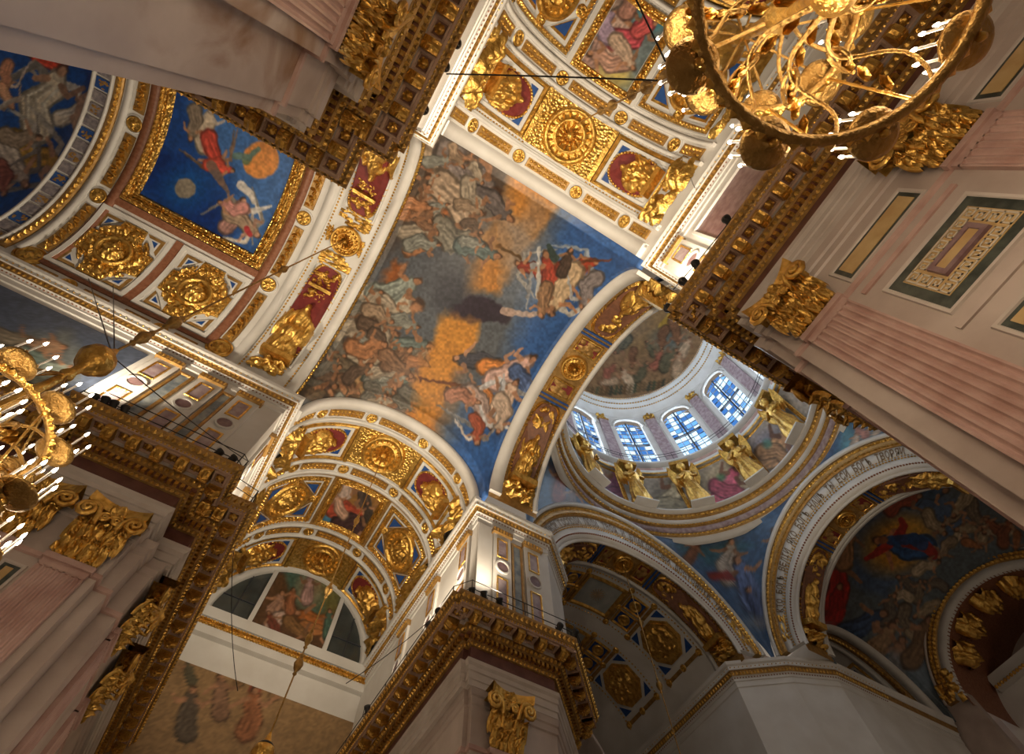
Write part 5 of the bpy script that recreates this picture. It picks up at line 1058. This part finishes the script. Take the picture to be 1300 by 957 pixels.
# ---------------------------------------------------------------- chandeliers
def chandelier(x, y, h, top, label, bulbs_at, body=True, hub=11.0, energy=900.):
    root = empty('chandelier', label, 'chandelier', (x, y, EYE))
    def B(m, nm, mt_, parent=root, smooth=True): return m.build(nm, mt_, parent, smooth, raw=True)
    B(MB().tube([(0, 0, hub), (0, 0, top)], .035, 6), 'rod', 'bronze')
    for k, hb in enumerate(bulbs_at):
        r_ = .17 + .03 * (k % 2); B(MB().lathe([(.04, hb - .5), (.09, hb - .42), (.05, hb - .34), (r_ * .7, hb - .2), (r_, hb), (r_ * .75, hb + .17), (.06, hb + .26), (.09, hb + .36), (.04, hb + .5)], 12), 'rod_knob', 'bronze')
    hb = B(MB().lathe([(.05, hub - 1.1), (.16, hub - .9), (.1, hub - .7), (.12, hub - .5), (.3, hub - .3), (.42, hub - .05), (.38, hub + .16), (.22, hub + .25), (.12, hub + .5), (.05, hub + .7)], 20), 'hub', 'gold')
    B(MB().lathe([(.3, hub + .14), (.34, hub + .2), (.26, hub + .3), (.1, hub + .34)], 18), 'hub_collar', 'black_metal', hb)
    if not body: return root
    B(MB().lathe([(.001, h - .9), (.12, h - .8), (.2, h - .6), (.1, h - .4), (.22, h - .1), (.34, h + .2), (.16, h + .5), (.12, h + 1.2), (.26, h + 1.5), (.12, h + 1.8), (.1, hub - 1.1)], 16), 'stem', 'gold')
    t_ = np.linspace(0, 2 * math.pi, 65)[:-1]
    for nm, R_, hh, rr in (('ring', 1.83, h, .085), ('ring', 1.28, h + 1.7, .06)):
        rg = B(MB().tube(np.stack([R_ * np.cos(t_), R_ * np.sin(t_), 0 * t_ + hh], -1), rr, 8, True), nm, 'bronze')
        q = MB()
        for k in range(48):
            a = k * math.pi / 24; b_ = row([(0, 0, 0)], (.1, .075), .09, 'leaf'); V = b_.arrays(); rad = R_ + rr * .7 + V[:, 2]; q.add(np.stack([rad * np.cos(a + V[:, 0] / R_), rad * np.sin(a + V[:, 0] / R_), hh + V[:, 1]], -1), b_.f)
        tag(B(q, 'ring_leaves', 'gold', rg, False), kind='stuff')
    dish = MB().lathe([(.001, -.1), (.05, -.09), (.06, -.06), (.14, -.06), (.16, -.045), (.28, -.02), (.35, .03), (.36, .07), (.32, .06), (.1, .02), (.001, .02)], 26); boss = MB().lathe([(.001, -.24), (.05, -.22), (.07, -.16), (.05, -.12), (.001, -.11)], 10)
    cand = MB().tube([(0, 0, .04), (0, 0, .46)], .021, 7); cup = MB().lathe([(.02, .02), (.045, .06), (.04, .1), (.02, .11)], 8); bulb = MB().lathe([(.012, .46), (.026, .49), (.03, .53), (.016, .58), (.001, .61)], 8)
    me = {}
    def inst(nm, m, mt_, M, parent):
        if nm not in me: o = m.build(nm, mt_, parent, True, raw=True); me[nm] = o.data; o.matrix_local = M
        else: o = place(nm, me[nm], M, parent)
        return o
    for tier, (R_, hh, n_, a0, nc) in enumerate(((1.95, h + .12, 8, 122, 9), (1.32, h + 1.85, 8, 100, 6))):
        for k in range(n_):
            a = math.radians(a0 + k * 45); c_ = (R_ * math.cos(a), R_ * math.sin(a), hh)
            d_ = inst('bowl', dish, 'bronze' if tier == 0 else 'gold', Matrix.Translation(c_), root); inst('bowl_boss', boss, 'gold', Matrix.Identity(4), d_)
            for j in range(nc):
                b_ = a + j * 2 * math.pi / nc; M = Matrix.Translation((.3 * math.cos(b_), .3 * math.sin(b_), .02))
                inst('candle', cand, 'candle', M, d_); inst('candle_cup', cup, 'gold', M, d_); inst('candle_bulb', bulb, 'bulb', M, d_)
    for k in range(8):                          # scrolled arms and tie bars
        a = math.radians(99 + k * 45); s = np.linspace(0, 1, 16); rad = .15 + 1.7 * s; hz = h + .25 + .75 * np.sin(s * math.pi) - .15 * s
        B(MB().tube(np.stack([rad * np.cos(a + .25 * np.sin(s * 6)), rad * np.sin(a + .25 * np.sin(s * 6)), hz], -1), .04 - .012 * s, 6), 'arm', 'bronze')
        sp = np.linspace(0, 3 * math.pi, 22); rr = .3 * (1 - sp / 11); ra = 1.0 + rr * np.cos(sp); hz = h + 1.05 + rr * np.sin(sp)
        B(MB().tube(np.stack([ra * math.cos(a), ra * math.sin(a), hz], -1), .035, 5), 'scroll', 'bronze')
        B(MB().tube([(1.28 * math.cos(a), 1.28 * math.sin(a), h + 1.7), (1.8 * math.cos(a + .12), 1.8 * math.sin(a + .12), h + .05)], .025, 5), 'tie_bar', 'gold')
        B(MB().tube([(1.28 * math.cos(a), 1.28 * math.sin(a), h + 1.7), (.1 * math.cos(a), .1 * math.sin(a), hub - 1.0)], .022, 5), 'tie_rod', 'bronze')
        s2 = np.linspace(0, 1, 10); B(MB().tube(np.stack([(.12 + 1.14 * s2) * np.cos(a - .3), (.12 + 1.14 * s2) * np.sin(a - .3), h + 1.45 + .3 * np.sin(s2 * math.pi) + .25 * s2], -1), .035, 6), 'upper_arm', 'bronze')
        o = MB(); 
        for j in range(6): b_ = row([(0, 0, 0)], (.16, .1), .1, 'leaf'); V = b_.arrays(); rad = .4 + j * .24 + V[:, 0]; o.add(np.stack([rad * math.cos(a) - V[:, 1] * math.sin(a), rad * math.sin(a) + V[:, 1] * math.cos(a), h + .25 + .75 * math.sin((.25 + j * .24) / 1.7 * math.pi) + .05 + V[:, 2]], -1), b_.f)
        B(o, 'arm_leaves', 'gold', root, False)
    for k in range(8):                          # one light at the bulbs of each lower bowl
        a = math.radians(122 + 45 * k); p = (1.95 * math.cos(a), 1.95 * math.sin(a), h + .78); px, py = proj(np.array([[x + p[0], y + p[1], EYE + p[2]]]))
        nl = 'candle_light_%d' % (len(bpy.data.lights) + 1) + ('' if 0 <= px[0] <= 1300 and 0 <= py[0] <= 957 and (CR[2] @ np.array([x + p[0], y + p[1], p[2]])) > 0 else '_offscreen')
        l = bpy.data.lights.new(nl, 'POINT'); l.energy = energy * .75; l.color = (1, .80, .55); l.shadow_soft_size = .3; lo = bpy.data.objects.new(nl, l); COL.objects.link(lo); lo.parent = root; lo.location = p
    return root
chandelier(2.6, -4.0, 7.3, 31.65, 'great gilded ring chandelier with electric candles beside the Greek key pier', (14.6, 16.4, 18.2, 21.2, 23.6), energy=125)
chandelier(-6.2, 8.92, 6.95, 32.0, 'gilded candle chandelier on a long rod from the figure arch', (13.3, 14.7, 22.8), hub=11.6, energy=50)
chandelier(2.65, 21.45, 7.5, 31.65, 'slender gilded lamp rod hanging from the roundel before the lunette', (24.6, 19.5, 16.8, 15.6), True, 12.2, 30)
chandelier(23.6, 21.2, 6., 31.9, 'slender lamp rod hanging from the lettered arch to the coffered vault', (26.5, 22.), False, 14.)
# ---------------------------------------------------------------- spotlights on the cornices
SPOT_ME = {}
def spotlight(x, y, aim, label, lit=False, energy=0., cone=110., z=18.22):
    cone = 75. if aim[2] > 36 else 150.
    o = empty('spotlight', label, 'spotlight', (x, y, z + EYE), 'spotlights along the cornices')
    d = Vector((aim[0] - x, aim[1] - y, aim[2] - z - .4)).normalized(); M = Matrix.Translation((0, 0, .42)) @ d.to_track_quat('Z', 'Y').to_matrix().to_4x4()
    def part(nm, m, mt_, Mx=Matrix.Identity(4)):
        if nm not in SPOT_ME: q = m().build(nm, mt_, o, True, raw=True); SPOT_ME[nm] = q.data; q.matrix_local = Mx
        else: place(nm, SPOT_ME[nm], Mx, o)
    part('housing', lambda: MB().lathe([(.001, -.3), (.09, -.3), (.13, -.2), (.14, .1), (.17, .14), (.17, .24), (.15, .24), (.14, .18), (.001, .17)], 14), 'black_metal', M)
    part('yoke', lambda: MB().tube([(.19, 0, .45), (.19, 0, .1), (0, 0, .04), (-.19, 0, .1), (-.19, 0, .45)], .022, 5), 'black_metal')
    part('foot', lambda: MB().lathe([(.001, 0), (.13, 0), (.13, .03), (.03, .06), (.001, .06)], 12), 'black_metal')
    if lit:
        part('lit_lens', lambda: MB().lathe([(.14, .2), (.1, .235), (.001, .25)], 14), 'lens', M)
        l = bpy.data.lights.new('spot_beam', 'SPOT'); l.energy = energy; l.spot_size = math.radians(cone); l.spot_blend = .7; l.color = (1, .84, .62); l.shadow_soft_size = .25
        lo = bpy.data.objects.new('spot_beam', l); COL.objects.link(lo); lo.parent = o; lo.matrix_local = Matrix.Translation((0, 0, .42) ) @ Matrix.Translation(d * .32) @ d.to_track_quat('-Z', 'Y').to_matrix().to_4x4()
    else: part('dark_lens', lambda: MB().lathe([(.14, .2), (.1, .235), (.001, .25)], 14), 'iron', M)
MAINV = (2.6, 9, 34); BLUEV = (-14, 9, 32); LOWV = (2.65, 26, 32); TOPV = (2.65, -6, 32); DOMEV = (24, 9, 45)
for x, y, aim, lb, lit, e in [
    (-3.2, -.15, (2.5, 0, 33), 'lit spotlight on the coffered cornice beside the vault roundels', 1, 3300), (-3.2, -1.6, TOPV, 'black spotlight on the coffered cornice nearest the lit one', 0, 0), (-3.2, -2.4, TOPV, 'dark spotlight tucked behind the coffered cornice by the seated gilded figure', 0, 0), (-3.2, -7.5, (3, -10, 32), 'added dark spotlight far along the coffered cornice', 0, 0),  # the last one is an added fixture, no lamp known there
    (8.15, .14, (3, 0, 33), 'lit white spotlight on the cornice corner of the Greek key pier', 1, 3300), (8.15, -.6, TOPV, 'black spotlight just behind the lit one of the Greek key pier', 0, 0), (8.15, 1.25, DOMEV, 'black spotlight at the very corner above the dome arch', 0, 0), (8.15, -2.5, (1, -6, 32), 'black spotlight before the brown attic picture', 0, 0),
    (-9.6, 16.1, BLUEV, 'lit spotlight at the end of the railing by the side wall painting', 1, 3400), (-9.2, 16.0, BLUEV, 'black spotlight first beside the lit one at the railing end', 0, 0), (-8.85, 16.0, BLUEV, 'black spotlight second beside the lit one at the railing end', 0, 0), (-8.4, 16.0, BLUEV, 'black spotlight tilted over the railed cornice below the violet disc', 0, 0),
    (-4.5, 16.05, MAINV, 'upright black spotlight near the railing corner', 0, 0), (-3.9, 16.05, MAINV, 'black spotlight at the railing corner', 0, 0), (-2.4, 19.4, LOWV, 'lit spotlight on the cornice under the round gilded relief', 1, 1853), (-2.35, 22.8, LOWV, 'small black spotlight midway along the cornice to the lunette', 0, 0), (-2.35, 25.0, LOWV, 'small black spotlight near the lunette sill', 0, 0),
    (7.75, 19.2, (1, 25, 32), 'lit spotlight on the railed pier facing the lunette', 1, 1853), (7.75, 20.2, LOWV, 'black spotlight on the railed pier facing the lunette', 0, 0), (8.5, 17.35, MAINV, 'black spotlight at the railed corner, first of two', 0, 0), (9.1, 17.25, MAINV, 'black spotlight at the railed corner, second of two', 0, 0), (9.95, 17.25, (4, 8, 33), 'lit spotlight beside the railing post of the white attic', 1, 1700),
    (14.15, 17.15, (25, 8, 38), 'lit spotlight at the railing end under the lettered arch', 1, 4160), (13.3, 17.2, DOMEV, 'black spotlight beside the lit one under the lettered arch', 0, 0)]:
    spotlight(x, y, aim, lb, bool(lit), e)
for x, y, aim, lb, e in [(-12, 3.1, (-13, 9, 32), 'lit spotlight behind the stained pier under the blue vault', 2256), (-16.5, 16.7, (-17, 9, 32), 'lit spotlight on the far cornice below the blue vault', 1612), (17.6, 26, (24, 27, 32), 'lit spotlight on the cornice under the coffered vault', 1209), (-6.5, 3.0, (-7, 17, 23), 'lit spotlight behind the stained pier aimed across at the violet panels', 900), (14.3, .9, (27, 9, 40), 'lit spotlight on the Greek key pier aimed at the dome', 3900), (37.6, 17.2, (44, 8, 33), 'lit spotlight on the chamfered pier below the vision of glory', 1430), (7.6, 27, LOWV, 'lit spotlight far along the cornice before the lunette', 967)]:
    spotlight(x, y, aim, lb.replace('lit ', 'dark '))  # added fixtures, no lamp known at these spots; they give no light
# ---------------------------------------------------------------- railings, cables
def railing(pts, label, post=1.5):
    o = empty('railing', label, 'railing'); P = np.array(pts, float); hts = (.55, 1.05)
    for dz in hts: MB().tube(np.concatenate([P, np.full((len(P), 1), 18.22 + dz)], 1), .022, 5).build('rail', 'black_metal', o)
    me = None
    for a, b in zip(P[:-1], P[1:]):
        n_ = max(1, int(np.linalg.norm(b - a) / post))
        for k in range(n_ + (b is P[-1])):
            q = a + (b - a) * k / n_
            if me is None: t = MB().tube([(0, 0, 18.2), (0, 0, 19.29)], .028, 5).build('post', 'black_metal', o); me = t.data; t.location = (q[0], q[1], 0)
            else: place('post', me, Matrix.Translation((q[0], q[1], 0)), o)
railing([(-10.1, 16.0), (-3.6, 16.0), (-3.35, 16.25), (-3.35, 17.3), (-2.4, 17.5), (-2.4, 33)], 'thin black railing along the cornice below the violet panelled attic', 2.6)
railing([(7.8, 33), (7.8, 18.0), (8.4, 17.2), (14.3, 17.2), (15.4, 18.2)], 'thin black railing around the white attic beside the lettered arch', 2.2)
def cable(pts, label, r=.02, sag=.0):
    P = np.array(pts, float); t = np.linspace(0, 1, 14)
    if len(P) == 2: P = P[0] + (P[1] - P[0]) * t[:, None]; P[:, 2] -= sag * 4 * t * (1 - t)
    tag(MB().tube(P, r, 4).build('cable', 'black_metal'), label, 'cable', 'thin cables between the piers')
cable([(-3.0, -1.5, 18.9), (2.58, -4.0, 15.2)], 'steel cable from the coffered cornice to the chandelier rod', .025, .1)
cable([(-3.1, -9, 20.0), (2.58, -4.05, 14.2)], 'black cable crossing the picture panel to the chandelier rod', .025, .1)
cable([(8.1, -4.6, 18.4), (8.1, .6, 19.1)], 'black cable strung before the brown attic picture', .02, .2)
cable([(6.6, -3.3, 20.5), (8.85, -3.9, 26)], 'thin cable rising to the gilded spray of the chandelier vault', .02)
cable([(-6.2, 8.9, 12.1), (-16.2, 16.4, 27.2)], 'thin cable from the candle chandelier to the blue vault', .018)
cable([(-6.2, 8.9, 12.2), (-15.2, 16.3, 27.6)], 'second thin cable from the candle chandelier to the blue vault', .018)
cable([(-2.4, 19.8, 18.8), (1.0, 24., 15.5)], 'thin cable hanging across the lunette wall', .018, .4)
cable([(4.5, 20.0, 14.5), (7.8, 19.3, 18.9)], 'thin cable from the railed pier towards the lamp rod', .018, .2)
cable([(-6.15, 8.9, 12.0), (-3.3, 16.2, 19.2)], 'thin cable from the candle chandelier to the railing corner', .018, .15)
